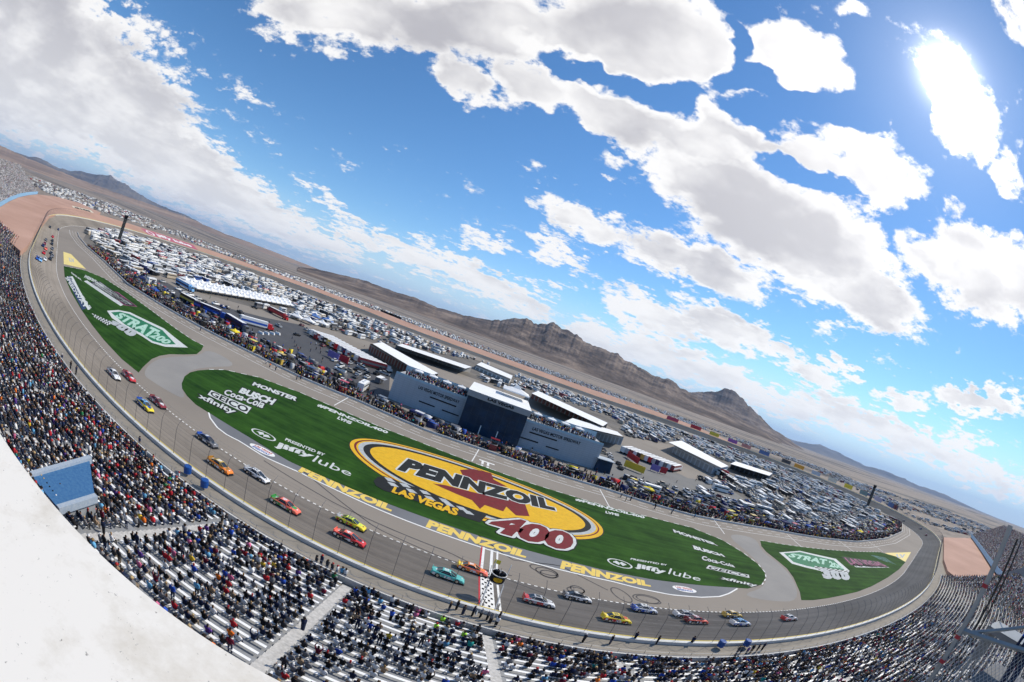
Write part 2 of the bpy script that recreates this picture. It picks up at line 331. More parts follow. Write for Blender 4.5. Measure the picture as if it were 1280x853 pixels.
# banked racing surface
def asphalt_mat():
    m = mat('track_asphalt', (.2, .19, .175), .9, 0); nt = m.node_tree; N = nt.nodes; L = nt.links; b = N['Principled BSDF']
    b.inputs['Diffuse Roughness'].default_value = 1; b.inputs['Specular IOR Level'].default_value = .12
    at = N.new('ShaderNodeAttribute'); at.attribute_name = 'st'
    mp = N.new('ShaderNodeMapping'); mp.inputs['Scale'].default_value = (.012, .55, 1); L.new(at.outputs['Vector'], mp.inputs[0])
    a = N.new('ShaderNodeTexNoise'); a.inputs['Scale'].default_value = 1; a.inputs['Detail'].default_value = 7; a.inputs['Roughness'].default_value = .65; L.new(mp.outputs[0], a.inputs[0])
    r = N.new('ShaderNodeValToRGB'); e = r.color_ramp.elements; e[0].position = .34; e[0].color = (.240, .207, .172, 1); e[1].position = .66; e[1].color = (.305, .265, .221, 1); L.new(a.outputs[0], r.inputs[0])
    sx = N.new('ShaderNodeSeparateXYZ'); L.new(at.outputs['Vector'], sx.inputs[0])
    md = N.new('ShaderNodeMath'); md.operation = 'FRACT'; dv = N.new('ShaderNodeMath'); dv.operation = 'DIVIDE'; L.new(sx.outputs[1], dv.inputs[0]); dv.inputs[1].default_value = 3.15; L.new(dv.outputs[0], md.inputs[0])
    ls = N.new('ShaderNodeMath'); ls.operation = 'LESS_THAN'; L.new(md.outputs[0], ls.inputs[0]); ls.inputs[1].default_value = .045
    mx = N.new('ShaderNodeMix'); mx.data_type = 'RGBA'; L.new(ls.outputs[0], mx.inputs[0]); L.new(r.outputs[0], mx.inputs[6]); mx.inputs[7].default_value = (.205, .178, .149, 1)
    g = N.new('ShaderNodeTexNoise'); g.inputs['Scale'].default_value = .9; g.inputs['Detail'].default_value = 6; L.new(at.outputs['Vector'], g.inputs[0])
    m2 = N.new('ShaderNodeMix'); m2.data_type = 'RGBA'; m2.blend_type = 'MULTIPLY'; m2.inputs[0].default_value = .25; L.new(mx.outputs[2], m2.inputs[6]); L.new(g.outputs[0], m2.inputs[7]); L.new(m2.outputs[2], b.inputs['Base Color'])
    pt_ = N.new('ShaderNodeTexNoise'); pt_.inputs['Scale'].default_value = .035; pt_.inputs['Detail'].default_value = 5; L.new(at.outputs['Vector'], pt_.inputs[0]); pr_ = N.new('ShaderNodeMapRange'); pr_.inputs[1].default_value = .38; pr_.inputs[2].default_value = .62; pr_.inputs[3].default_value = .84; pr_.inputs[4].default_value = 1.1; L.new(pt_.outputs[0], pr_.inputs[0])
    m3 = N.new('ShaderNodeMix'); m3.data_type = 'RGBA'; m3.blend_type = 'MULTIPLY'; m3.inputs[0].default_value = 1; L.new(m2.outputs[2], m3.inputs[6]); L.new(pr_.outputs[0], m3.inputs[7]); L.new(m3.outputs[2], b.inputs['Base Color'])
    return m
ASPH = asphalt_mat()
arc_s = np.r_[0, np.cumsum(np.linalg.norm(np.diff(np.r_[OUT, OUT[:1]], axis=0), axis=1))][:NP_]
mb = MB(); offs = [0, 4, 8, 12, TW]; st = []
for o_ in offs:
    P = ring(o_, bank(o_)); mb.v += [tuple(p) for p in P]+[tuple(P[0])]; st += [(s, o_, 0) for s in arc_s]+[(arc_s[-1]+8, o_, 0)]
n_ = NP_+1
for j in range(len(offs)-1):
    for i in range(NP_): mb.f.append([j*n_+i, j*n_+i+1, (j+1)*n_+i+1, (j+1)*n_+i]); mb.m.append(0)
me = mb.mesh('race_track', [ASPH]); at = me.attributes.new('st', 'FLOAT_VECTOR', 'POINT'); at.data.foreach_set('vector', np.array(st, np.float32).ravel())
bm = bmesh.new(); bm.from_mesh(me); bmesh.ops.recalc_face_normals(bm, faces=bm.faces)
if bm.faces[:] and bm.faces[0].normal.z < 0: bmesh.ops.reverse_faces(bm, faces=bm.faces)
bm.to_mesh(me); bm.free()
race_track = struct(link('race_track', me), 'banked grey tri-oval racing surface with dark tyre streaks')
# dashed white inner line
mb = MB(); Pn = ring(TW-.35, .02+bank(TW-.35)); Pm = ring(TW-.0, .02+bank(TW))
dense = lambda P, k: np.array([P[i]*(1-t)+P[(i+1) % NP_]*t for i in range(NP_) for t in np.linspace(0, 1, k, endpoint=False)])
A, B = dense(Pn, 8), dense(Pm, 8)
for i in range(0, len(A), 2):
    j = (i+1) % len(A); mb.quad(A[i], A[j], B[j], B[i])
mb.build('lane_line', WHITE, race_track)
# start-finish line, pit marks
def gz(px, py, dz=.02):
    x, y, z = GT(px, py); return (x, y, z+dz)
def line_px(mb, pts, w, mi=0, dz=.02):
    P = [gz(a, b, dz) for a, b in pts]; P = resample(P, 2.0); P[:, 2] = [track_z(p[0], p[1])[0]+dz for p in P]; n2 = normals2(P)
    mb.strip(P+np.c_[n2*w/2, np.zeros(len(P))], P-np.c_[n2*w/2, np.zeros(len(P))], mi)
mb = MB()
xa, xb = G(604, 682)[0], G(588, 752, 2.4)[0]; y0, y1 = -572.8, -597.0
def cross(x, w, ya, yb, m, mi=0):
    for k in range(8):
        a, b = ya+(yb-ya)*k/8, ya+(yb-ya)*(k+1)/8; za, zb = track_z(x, a)[0]+.03, track_z(x, b)[0]+.03; m.quad((x, a, za), (x+w, a, za), (x+w, b, zb), (x, b, zb), mi)
cross(6.25, .22, y0, y1, mb, 1); cross(6.5, .45, y0, -581, mb); cross(8.0, .5, y0, y1, mb); cross(9.1, .35, y0, y1, mb)
cross(6.55, 2.0, -583, y1, mb)
for i in range(14):     # checkers
    for k in range(4):
        if (i+k) % 2 == 0: x = 6.75+k*.42; y = -583.4-i*.95; z = track_z(x, y)[0]+.045; mb.quad((x, y, z), (x+.3, y, z), (x+.3, y-.6, track_z(x, y-.6)[0]+.045), (x, y-.6, track_z(x, y-.6)[0]+.045), 2)
mb.build('start_finish_line', [WHITE, mat('red_paint', (.5, .03, .04), .6, .1), BLACKP], race_track)
# burnout rings
mb = MB(); SK = mat('tyre_rubber_marks', (.075, .07, .07), .9, .2, 1.5)
def skid(cx_, cy_, a, b, rot, w=.28, t0=0, t1=6.28):
    P = []
    for t in np.linspace(t0, t1, 40): x = cx_+a*math.cos(t)*math.cos(rot)-b*math.sin(t)*math.sin(rot); y = cy_+a*math.cos(t)*math.sin(rot)+b*math.sin(t)*math.cos(rot); P.append((x, y, track_z(x, y)[0]+.012))
    P = np.array(P); n2 = normals2(P); mb.strip(P+np.c_[n2*w/2, np.zeros(40)], P-np.c_[n2*w/2, np.zeros(40)])
for px, py, a, b, rt in [(684, 716, 2.1, 1.6, 0), (686, 718, 1.6, 1.3, .4), (680, 713, 2.6, 1.4, -.1), (722, 737, 1.3, 1.2, 0), (720, 738, 1.7, 1.0, .3), (808, 749, 2.9, 1.6, .1), (811, 750, 2.6, 1.3, -.1), (777, 744, 1.6, 2.6, .5)]:
    x, y, z = GT(px, py); skid(x, y, a, b, rt)
for pts in [[(560, 640), (640, 700), (700, 707), (760, 738)], [(380, 590), (470, 660), (560, 700), (640, 720)], [(330, 576), (420, 630), (560, 690), (680, 742)]]:
    P = resample([gz(a, b, .012) for a, b in pts], 2); P[:, 2] = [track_z(p[0], p[1])[0]+.012 for p in P]; n2 = normals2(P); mb.strip(P+np.c_[n2*.12, np.zeros(len(P))], P-np.c_[n2*.12, np.zeros(len(P))])
mb.build('tyre_marks', SK, race_track)
# ---- helper: flat painted polygons
def flat(mb, pts, z, mi=0): mb.add([(p[0], p[1], z) for p in pts], [tuple(range(len(pts)))], mi)
def up_mesh(o):
    bm = bmesh.new(); bm.from_mesh(o.data)
    for f in bm.faces:
        if f.normal.z < 0: f.normal_flip()
    bm.to_mesh(o.data); bm.free(); return o
def smooth_poly(P, it=2):
    P = [np.array(p) for p in P]
    for _ in range(it):
        Q = []
        for i in range(len(P)): a, b = P[i], P[(i+1) % len(P)]; Q += [a*.75+b*.25, a*.25+b*.75]
        P = Q
    return P
# dark garage-area asphalt, gravel camping field
DARKA = mat('dark_asphalt', (.062, .063, .068), .9, .0, .08, col2=(.085, .085, .09), detail=7)
lot = [(150, 352), (176, 344), (206, 352), (250, 376), (330, 397), (378, 407), (400, 425), (455, 446), (488, 462), (486, 500), (440, 492), (390, 478), (352, 458), (300, 428), (250, 402), (200, 378)]
mb = MB(); flat(mb, GL(lot), .004)
lotR = [(742, 552), (778, 556), (860, 598), (905, 604), (960, 640), (1020, 660), (1010, 668), (960, 658), (865, 641), (802, 622), (745, 596)]
flat(mb, GL(lotR), .004, 1)
up_mesh(mb.build('garage_yard', [DARKA, mat('grey_asphalt', (.15, .147, .14), .9, 0, .05, col2=(.19, .185, .175))], None, fix=False))['kind'] = 'structure'
bpy.data.objects['garage_yard']['label'] = 'dark asphalt yard between pit lane and white tents'
CAMP = [(110, 289), (150, 290), (240, 317), (330, 349), (470, 403), (600, 452), (740, 502), (900, 557), (1010, 597), (1075, 628), (1118, 652), (1090, 668), (1020, 662), (960, 645), (905, 606), (860, 560), (780, 545), (740, 520), (640, 490), (540, 455), (470, 430), (380, 402), (250, 366), (206, 345), (150, 345), (125, 322), (104, 300)]
mb = MB(); flat(mb, GL(CAMP), .008)
camp = up_mesh(mb.build('camping_field', mat('camp_gravel', (.085, .078, .070), .95, 0, .03, col2=(.20, .18, .155), detail=9), None, fix=False)); struct(camp, 'gravel infield packed with campers and cars')
# pit lane lines, pit wall
PITW = [(97, 291), (99, 297), (109, 309), (130, 327), (160, 356), (200, 381), (255, 412), (310, 440), (375, 472), (450, 503), (535, 540), (615, 567), (690, 592), (760, 613), (802, 627), (865, 645), (960, 662), (1022, 673), (1072, 678), (1108, 674), (1128, 665), (1128, 655), (1110, 641)]
pw = resample(np.c_[np.array(GL(PITW)), np.zeros(len(PITW))], 3); nw = normals2(pw)   # nw: to the right of travel -> towards the grass
mb = MB(); a = pw-np.c_[nw*.15, np.zeros(len(pw))]; b = pw+np.c_[nw*.15, np.zeros(len(pw))]; zt = np.array([0, 0, .6])
mb.strip(a, a+zt); mb.strip(a+zt, b+zt); mb.strip(b+zt, b)
tag(mb.build('pit_wall', mat('pit_wall_white', (.62, .62, .60), .7, .2, .5)), 'low white concrete wall between pit lane and the crews', 'wall', None, 'thing')
mb = MB()
for off, dash in ((2.2, 3), (5.6, 3), (8.6, 1)):
    Q = pw+np.c_[nw*off, np.zeros(len(pw))]+np.array([0, 0, .012])
    for i in range(0, len(Q)-1):
        if i % 2 == 0 or dash == 1: w = np.r_[nw[i]*.13, 0]; w2 = np.r_[nw[i+1]*.13, 0]; mb.quad(Q[i]+w, Q[i+1]+w2, Q[i+1]-w2, Q[i]-w)
for px1, py1, px2, py2 in [(590, 577, 600, 560), (750, 612, 762, 634), (885, 640, 906, 668), (984, 668, 1002, 684), (1048, 676, 1066, 689), (1084, 676, 1104, 690), (418, 507, 436, 497)]:
    A_, B_ = np.array(G(px1, py1)), np.array(G(px2, py2)); d_ = (B_-A_)/np.linalg.norm(B_-A_); n_2 = np.array([-d_[1], d_[0]])*.16
    flat(mb, [A_+n_2, B_+n_2, B_-n_2, A_-n_2], .012)
# white check pattern start box on pit road
up_mesh(mb.build('pit_lane_line', WHITE, pavement, fix=False))
mb = MB(); b0 = np.array(G(609, 577)); 
for i in range(3):
    for k in range(2): flat(mb, [(b0[0]-1.6+k*1.7, b0[1]-1.5-i*4), (b0[0]-.9+k*1.7, b0[1]-1.5-i*4), (b0[0]-.9+k*1.7, b0[1]-4.6-i*4), (b0[0]-1.6+k*1.7, b0[1]-4.6-i*4)], .014)
flat(mb, [(b0[0]-2.4, b0[1]-.5), (b0[0]+2.4, b0[1]-.5), (b0[0]+2.4, b0[1]-1.5), (b0[0]-2.4, b0[1]-1.5)], .014)
up_mesh(mb.build('pit_box_marking', WHITE, pavement, fix=False))
# ---- grass
def grass_mat(name, c1, c2):
    m = mat(name, c1, .9, 0); nt = m.node_tree; N = nt.nodes; L = nt.links; b = N['Principled BSDF']; b.inputs['Specular IOR Level'].default_value = .1
    tc = N.new('ShaderNodeTexCoord'); a = N.new('ShaderNodeTexNoise'); a.inputs['Scale'].default_value = .09; a.inputs['Detail'].default_value = 10; a.inputs['Roughness'].default_value = .7; L.new(tc.outputs['Object'], a.inputs[0])
    mp = N.new('ShaderNodeMapping'); mp.inputs['Scale'].default_value = (.03, 1.1, 1); mp.inputs['Rotation'].default_value = (0, 0, .04); L.new(tc.outputs['Object'], mp.inputs[0])
    w = N.new('ShaderNodeTexNoise'); w.inputs['Scale'].default_value = .5; w.inputs['Detail'].default_value = 3; L.new(mp.outputs[0], w.inputs[0])
    ad = N.new('ShaderNodeMath'); ad.operation = 'MULTIPLY_ADD'; L.new(w.outputs[0], ad.inputs[0]); ad.inputs[1].default_value = .62; L.new(a.outputs[0], ad.inputs[2])
    r = N.new('ShaderNodeValToRGB'); e = r.color_ramp.elements; e[0].position = .60; e[0].color = (*c1, 1); e[1].position = 1.0; e[1].color = (*c2, 1); L.new(ad.outputs[0], r.inputs[0]); L.new(r.outputs[0], b.inputs['Base Color'])
    return m
GRASS = grass_mat('lawn', (.008, .034, .004), (.030, .088, .011))
gC = [(227.5, 480), (231, 471), (238, 466), (248, 463.5), (262, 462.5), (282.5, 463), (325, 472.5), (375, 491), (425, 512.5), (475, 534), (520, 551), (560, 567), (600, 582), (665, 605), (715, 620.5), (760, 634), (815, 647.5), (865, 660), (902, 675), (927, 690), (947, 705), (956, 716), (957, 723), (952, 731), (935, 736), (922, 735), (877, 732), (815, 724.5), (752, 712), (700, 699), (615, 675), (540, 650), (465, 622), (425, 605), (362, 577), (312, 547), (261, 516), (245, 506), (234, 495), (228, 486)]
gL = [(80, 333), (105.6, 338), (130, 348), (160, 367), (190, 389), (218, 410), (240, 425), (254.7, 432.5), (252, 438), (246, 443), (230, 443.5), (212.5, 443), (200, 445), (190, 449), (179, 459), (173.5, 466), (152.5, 449), (130, 425), (115, 406), (102, 387.5), (89, 365), (81, 346)]
gR = [(950.5, 676), (980, 681), (1010, 685), (1040, 688), (1072, 690), (1100, 690.5), (1120, 696), (1132, 703), (1124, 712), (1110, 722), (1090, 733), (1072, 740), (1050, 745), (1035, 748), (1016, 750.5), (1002, 750.5), (1000, 740), (992, 722), (984, 711), (972, 701), (958, 690), (952, 683)]
def grass(px, name, label):
    mb = MB(); mb.prism(GL(px), -.3, .05); o = mb.build(name, GRASS); return struct(o, label)
lawnC = grass(gC, 'tri_oval_lawn', 'big central lawn carrying the huge yellow oval logo')
lawnL = grass(gL, 'lawn', 'left hand lawn with the green diamond logo'); lawnR = grass(gR, 'lawn', 'right hand lawn beside the turn with the green logo')
# pale rounded pit entries
mb = MB(); loopL = [(150, 454), (176, 470), (200, 497), (228, 506), (226, 484), (236, 464), (262, 459), (300, 460), (282, 440), (256, 434), (247, 445), (212, 445), (190, 452)]
flat(mb, smooth_poly(GL([(190, 452), (212, 446), (247, 446), (262, 436), (300, 458), (262, 459), (236, 463), (226, 480), (233, 500), (215, 492), (192, 478), (178, 468)])), .002)
flat(mb, smooth_poly(GL([(905, 666), (945, 672), (952, 690), (975, 705), (993, 725), (999, 752), (965, 752), (925, 744), (955, 735), (960, 718), (940, 695)])), .002)
up_mesh(mb.build('pit_entry', mat('worn_concrete', (.30, .285, .26), .9, 0, .05, col2=(.22, .21, .20), detail=8), None, fix=False)); struct(bpy.data.objects['pit_entry'], 'pale worn concrete ramps curving between the lawns')
# grey apron band with white edge
wl = [(261, 516), (263, 523), (272, 535), (284, 544), (300, 552), (330, 571), (375, 591), (425, 615), (480, 640), (530, 659.5), (600, 684), (645, 698), (690, 710), (765, 727), (800, 736), (840, 744), (877, 747), (900, 746), (912, 742), (922, 736)]
gb = [(922, 735), (877, 732), (815, 724.5), (752, 712), (700, 699), (615, 675), (540, 650), (465, 622), (425, 605), (362, 577), (312, 547), (261, 516)]
mb = MB(); flat(mb, GL(wl)+GL(gb), .012)
apron = up_mesh(mb.build('painted_apron', mat('grey_apron', (.135, .14, .15), .85, 0, .08, col2=(.19, .195, .205), detail=7), None, fix=False)); struct(apron, 'slate grey painted strip between lawn and track')
mb = MB(); P = resample(np.c_[np.array(GL(wl)), np.full(len(wl), .02)], 1.5); n2 = normals2(P); mb.strip(P+np.c_[n2*.2, np.zeros(len(P))], P-np.c_[n2*.2, np.zeros(len(P))])
for gp in (gC[4:24], gL[:8], gR[:6]):     # white rumble edge along the pit side of the lawns
    P = resample(np.c_[np.array(GL(gp)), np.full(len(gp), .06)], 2.0); n2 = normals2(P)
    for i in range(0, len(P)-1, 2): mb.quad(P[i]+np.r_[n2[i]*.0, 0], P[i+1]+np.r_[n2[i+1]*.0, 0], P[i+1]-np.r_[n2[i+1]*.35, 0], P[i]-np.r_[n2[i]*.35, 0])
mb.build('edge_line', WHITE, apron)
# ---- painted lettering
def glyphs(txt, bold=.0, shear=0.0, space=1.0):
    cu = bpy.data.curves.new('t', 'FONT'); cu.body = txt; cu.offset = bold; cu.shear = shear; cu.space_character = space; cu.resolution_u = 3
    o = bpy.data.objects.new('t', cu); COL.objects.link(o); bpy.context.view_layer.update()
    me = bpy.data.meshes.new_from_object(o.evaluated_get(bpy.context.evaluated_depsgraph_get()))
    v = np.array([x.co[:2] for x in me.vertices]); f = [tuple(p.vertices) for p in me.polygons]
    bpy.data.objects.remove(o); bpy.data.curves.remove(cu); bpy.data.meshes.remove(me); return v, f
def text_on(mb, txt, quad, z, mi=0, bold=.03, shear=0, space=1.0, ref=None, mp=None):
    """quad = TL, TR, BR, BL in plan (or 3-D) coordinates"""
    v, f = glyphs(txt, bold, shear, space); rv = v if ref is None else ref
    lo, hi = rv.min(0), rv.max(0); u = (v[:, 0]-lo[0])/(hi[0]-lo[0]); w = (v[:, 1]-lo[1])/(hi[1]-lo[1])
    TL, TR, BR, BL = [np.array(q, float) for q in quad]
    P = (TL[None]*w[:, None]+BL[None]*(1-w[:, None]))*(1-u[:, None])+(TR[None]*w[:, None]+BR[None]*(1-w[:, None]))*u[:, None]
    if P.shape[1] == 2: P = np.c_[P, np.full(len(P), z)]
    mb.add(P, f, mi); return rv
def lettering(parent, z, items, mats, name='painted_lettering'):
    mb = MB()
    for it in items: text_on(mb, it[0], GL(it[1]), z+.0015*it[2], it[2], *it[3:])
    return up_mesh(mb.build(name, mats, parent, fix=False))
def poly_on(parent, name, polys, z, mats):
    mb = MB()
    for i, (pts, mi) in enumerate(polys): flat(mb, GL(pts), z+.002*i, mi)
    return up_mesh(mb.build(name, mats, parent, fix=False))
GOLD = mat('gold_turf_paint', (.66, .36, .006), .8, 0, .6, col2=(.75, .44, .012), detail=8); MAROON = mat('maroon_turf_paint', (.16, .006, .014), .8, .2, .8)
GREYP = mat('silver_turf_paint', (.42, .44, .45), .8, .15, .8); TURFW = mat('white_turf_paint', (.58, .60, .58), .8, .12, .9); TURFB = mat('black_turf_paint', (.006, .007, .009), .8, .3, .9)
for _m in (GOLD, MAROON, GREYP, TURFW): wear(_m, .28, 3.0)
wear(TURFB, .22, 3.0, (.012, .03, .006))
ox, oy, oa, ob = 3.7, -543.2, 32.6, 17.6
mb = MB()
def ell(a, b, z, mi, dx=0, dy=0, n=96): mb.add([(ox+dx+a*math.cos(2*math.pi*k/n), oy+dy+b*math.sin(2*math.pi*k/n), z) for k in range(n)], [tuple(range(n))], mi)
ell(oa+.25, ob+.5, .056, 2); ell(oa, ob, .060, 0); ell(oa-1.0, ob-1.0, .064, 3, 0, .2); ell(oa-1.5, ob-1.5, .068, 0, .1, .2); ell(oa-2.0, ob-2.0, .072, 1, .1, .2); ell(oa-3.3, ob-3.0, .076, 2, .1, .2); ell(oa-5.0, ob-4.2, .080, 0, .2, .1)
up_mesh(mb.build('oval_logo', [GOLD, GREYP, TURFB, MAROON], lawnC, fix=False))
poly_on(lawnC, 'red_bolt', [([(541, 605), (556, 607), (600, 618), (655, 627), (662, 646), (645, 645), (633, 634), (629, 640), (606, 632), (600, 637), (590, 626), (570, 618)], 0), ([(575, 588), (592, 587), (614, 592), (617, 600), (634, 609), (612, 607), (580, 598)], 0)], .090, [MAROON])
PZ = [(502, 571), (684, 624), (697, 640), (496, 588)]
PZg = GL(PZ)
mb = MB(); ref, _ = glyphs('PENNZOIL', .07, .28, 1.06)
[text_on(mb, 'PENNZOIL', [(p[0]+.42*math.cos(j*.6283), p[1]+.42*math.sin(j*.6283)) for p in PZg], .098+.0007*j, 1, .07, .28, 1.06) for j in range(10)]; text_on(mb, 'PENNZOIL', PZg, .108, 0, .07, .28, 1.06)
up_mesh(mb.build('painted_lettering', [TURFB, TURFW], lawnC, fix=False))
# las vegas band + 400
poly_on(lawnC, 'checkered_flag', [([(467, 602), (472, 597), (480, 596), (520, 610), (560, 628), (610, 643), (600, 654), (575, 646), (540, 634), (500, 620), (480, 614), (470, 608)], 0)]+[([(x, y), (x+9, y+2), (x+15, y+7), (x+5, y+5)], 1) for x, y in ((480, 597), (484, 603), (499, 604), (507, 611), (524, 613), (530, 620), (548, 623), (554, 628), (570, 633), (578, 638))], .110, [TURFB, GREYP])
lettering(lawnC, .136, [('LAS VEGAS', [(493, 609), (574, 637), (571, 646), (489, 616)], 0, .05)], [GOLD])
mb = MB(); q4 = GL([(624, 642), (716, 668), (717, 692), (604, 662)]); ref, _ = glyphs('400', .05, .12, .95)

def halo(mb, txt, q, z, mi, d, n=12, **k):
    for j in range(n):
        a = 2*math.pi*j/n; text_on(mb, txt, [(p[0]+d*math.cos(a), p[1]+d*.8*math.sin(a)) for p in q], z+.0007*j, mi, **k)
halo(mb, '400', q4, .138, 2, 1.05, bold=.05, shear=.12, space=.95); halo(mb, '400', q4, .150, 1, .75, bold=.05, shear=.12, space=.95); text_on(mb, '400', q4, .162, 0, .05, .12, .95, ref)
up_mesh(mb.build('painted_number', [MAROON, TURFW, TURFB], lawnC, fix=False))
# yellow words on the apron
lettering(apron, .020, [('PENNZOIL', [(379, 583), (493, 632), (489, 640), (372, 590)], 0, .06), ('PENNZOIL', [(537, 650), (661, 690), (657, 698), (532, 659)], 0, .06), ('PENNZOIL', [(703, 701), (812, 727), (814, 734), (700, 711)], 0, .06)], [mat('yellow_word_paint', (.72, .52, .12), .8, .08, .7)])
# sponsor words on the central lawn
def words(items, parent=lawnC):
    m_ = MB()
    for t, q, b, outl in items:
        g = GL(q); rf, _ = glyphs(t, b, 0)
        if outl == 'box':
            c_ = np.mean(g, 0); flat(m_, [tuple(c_+(np.array(p)-c_)*np.array([1.08, 1.35])) for p in g], .058, 1); flat(m_, [tuple(c_+(np.array(p)-c_)*np.array([1.05, 1.22])) for p in g], .060, 0); text_on(m_, t, g, .066, 1, b)
        else:
            if outl: text_on(m_, t, g, .060, 1, b+.09, 0, 1, rf)
            text_on(m_, t, g, .066, 0, b)
    return up_mesh(m_.build('painted_lettering', [TURFW, TURFB], parent, fix=False))
words([('xfinity', [(250, 492), (297, 513), (291, 520), (247, 499)], .03, 1), ('GEICO', [(265, 489), (312, 510), (308, 517), (262, 494)], .03, 'box'), ('Coca-Cola', [(283, 487), (334, 503), (328, 511), (279, 493)], .03, 1), ('BUSCH', [(303, 485), (346, 500), (340, 507), (298, 491)], .06, 1),
       ('MONSTER', [(318, 478), (374, 498), (370, 502), (315, 482)], .05, 1), ('#PENNZOIL400', [(399, 505), (486, 540), (484, 543), (396, 508)], .05, 0), ('LVMS', [(424, 521), (441, 528), (438, 531), (421, 524)], .05, 0),
       ('PRESENTED BY', [(358, 548), (407, 568), (405, 571), (356, 551)], .03, 0), ('jiffy', [(347, 552), (394, 569), (391, 575), (342, 560)], .05, 0), ('lube', [(397, 570), (441, 590), (438, 596), (390, 577)], .0, 0),
       ('xfinity', [(903, 721), (947, 731), (946, 735), (900, 725)], .03, 1), ('GEICO', [(888, 708), (935, 719), (935, 722), (884, 711)], .03, 'box'), ('Coca-Cola', [(878, 695), (916, 706), (919, 710), (877, 700)], .03, 1), ('BUSCH', [(866, 682), (902, 693), (907, 697), (868, 687)], .06, 1),
       ('MONSTER', [(841, 662), (893, 679), (898, 683), (843, 666)], .05, 1), ('#PENNZOIL400', [(720, 623), (806, 646), (806, 649), (719, 626)], .05, 0), ('LVMS', [(757, 639), (774, 643), (774, 646), (757, 642)], .05, 0),
       ('PRESENTED BY', [(789, 698), (834, 706), (834, 708), (788, 700)], .03, 0), ('jiffy', [(795, 704), (833, 713), (832, 720), (793, 711)], .05, 0), ('lube', [(838, 711), (877, 722), (875, 727), (835, 718)], .0, 0)])
def emblem(parent, cpx, rx, ry, z=.062):
    x, y = G(*cpx); m_ = MB(); n = 40
    P = np.array([(x+rx*math.cos(t), y+ry*math.sin(t), z) for t in np.linspace(0, 2*math.pi, n, endpoint=False)]); Q = np.array([(x+rx*.86*math.cos(t), y+ry*.84*math.sin(t), z) for t in np.linspace(0, 2*math.pi, n, endpoint=False)])
    m_.strip(P, Q, closed=True)
    for s in (-1, 1): flat(m_, [(x+s*rx*.15, y-ry*.5), (x+s*rx*.55, y+ry*.1), (x+s*rx*.2, y+ry*.55), (x, y+ry*.1)], z+.002)
    flat(m_, [(x-rx*.6, y-ry*.12), (x+rx*.55, y+ry*.02), (x+rx*.5, y+ry*.2), (x-rx*.5, y+ry*.05)], z+.004)
    up_mesh(m_.build('round_emblem', TURFW, parent, fix=False))
emblem(lawnC, (329.5, 544), 3.1, 1.9); emblem(lawnC, (775, 705), 3.0, 2.0)
REDP = mat('red_logo_paint', (.42, .08, .08), .8, .2)
for (ex, ey), sx in (((328, 563), 3.0), ((856, 737), 3.1)):
    x, y = G(ex, ey); m_ = MB(); n = 32; m_.add([(x+sx*math.cos(2*math.pi*k/n), y+1.35*math.sin(2*math.pi*k/n), .024) for k in range(n)], [tuple(range(n))], 0)
    text_on(m_, 'LAS VEGAS', [(x-sx*.7, y+.9), (x+sx*.7, y+.9), (x+sx*.7, y+.1), (x-sx*.7, y+.1)], .028, 1, .05); text_on(m_, 'SPEEDWAY', [(x-sx*.7, y-.1), (x+sx*.7, y-.1), (x+sx*.7, y-.9), (x-sx*.7, y-.9)], .028, 2, .05)
    up_mesh(m_.build('oval_emblem', [WHITE, REDP, mat('blue_logo_paint', (.05, .1, .32), .8, .1)], apron, fix=False))
# left lawn paintings
GREENP = mat('green_turf_paint', (.012, .16, .075), .8, .25, .5); PALEG = mat('pale_green_turf_paint', (.40, .62, .50), .8, .2, .7); PINKP = mat('pink_turf_paint', (.28, .07, .16), .8, .2)
for _m in (GREENP, PALEG, PINKP): wear(_m, .5, 3.0)
def diamond(parent, outer, inner, words_, chk):
    polys = [(outer, 0), (inner, 1)]; poly_on(parent, 'diamond_logo', polys, .056, [TURFW, GREENP])
    m_ = MB()
    for t, q, mi, b in words_: text_on(m_, t, GL(q), .066+.002*mi, mi, b)
    up_mesh(m_.build('painted_lettering', [PALEG, GREYP, TURFB], parent, fix=False))
    m_ = MB(); TL, TR, BR, BL = [np.array(p) for p in GL(chk)]
    for i in range(14):
        for k in range(3):
            f = lambda a, b: tuple((TL*(1-a)+TR*a)*(1-b)+(BL*(1-a)+BR*a)*b)
            flat(m_, [f(i/14, k/3), f((i+1)/14, k/3), f((i+1)/14, (k+1)/3), f(i/14, (k+1)/3)], .064, (i+k) % 2)
    up_mesh(m_.build('checkered_band', [TURFW, TURFB], parent, fix=False))
diamond(lawnL, [(134, 389), (148, 388), (163, 391), (205, 411), (217, 421), (235, 435), (207, 434), (190, 429), (178, 421), (155, 408), (140, 398)], [(139, 391), (150, 390), (162, 393), (203, 413), (220, 431), (206, 431), (191, 427), (178, 418), (156, 406)],
        [('STRAT', [(152, 391), (201, 414), (188, 424), (143, 396)], 0, .05), ('200', [(196, 415), (216, 428), (207, 431), (186, 421)], 0, .05), ('300', [(142, 401), (174, 415), (165, 423), (134, 402)], 1, .09)], [(115, 392), (140, 403), (136, 408), (118, 397)])
diamond(lawnR, [(974, 691), (1000, 689), (1045, 699), (1062, 714), (1060, 718), (1030, 715), (1008, 710), (990, 705)], [(980, 692), (1000, 690.5), (1042, 700.5), (1056, 713), (1030, 712), (1009, 708), (992, 703)],
        [('STRAT', [(990, 692), (1034, 700), (1034, 707), (984, 696)], 0, .05), ('200', [(1036, 701), (1050, 707), (1056, 712), (1037, 709)], 0, .05), ('300', [(1024, 710), (1060, 716), (1064, 726), (1030, 724)], 1, .09)], [(1018, 708), (1060, 714), (1062, 717), (1020, 712)])
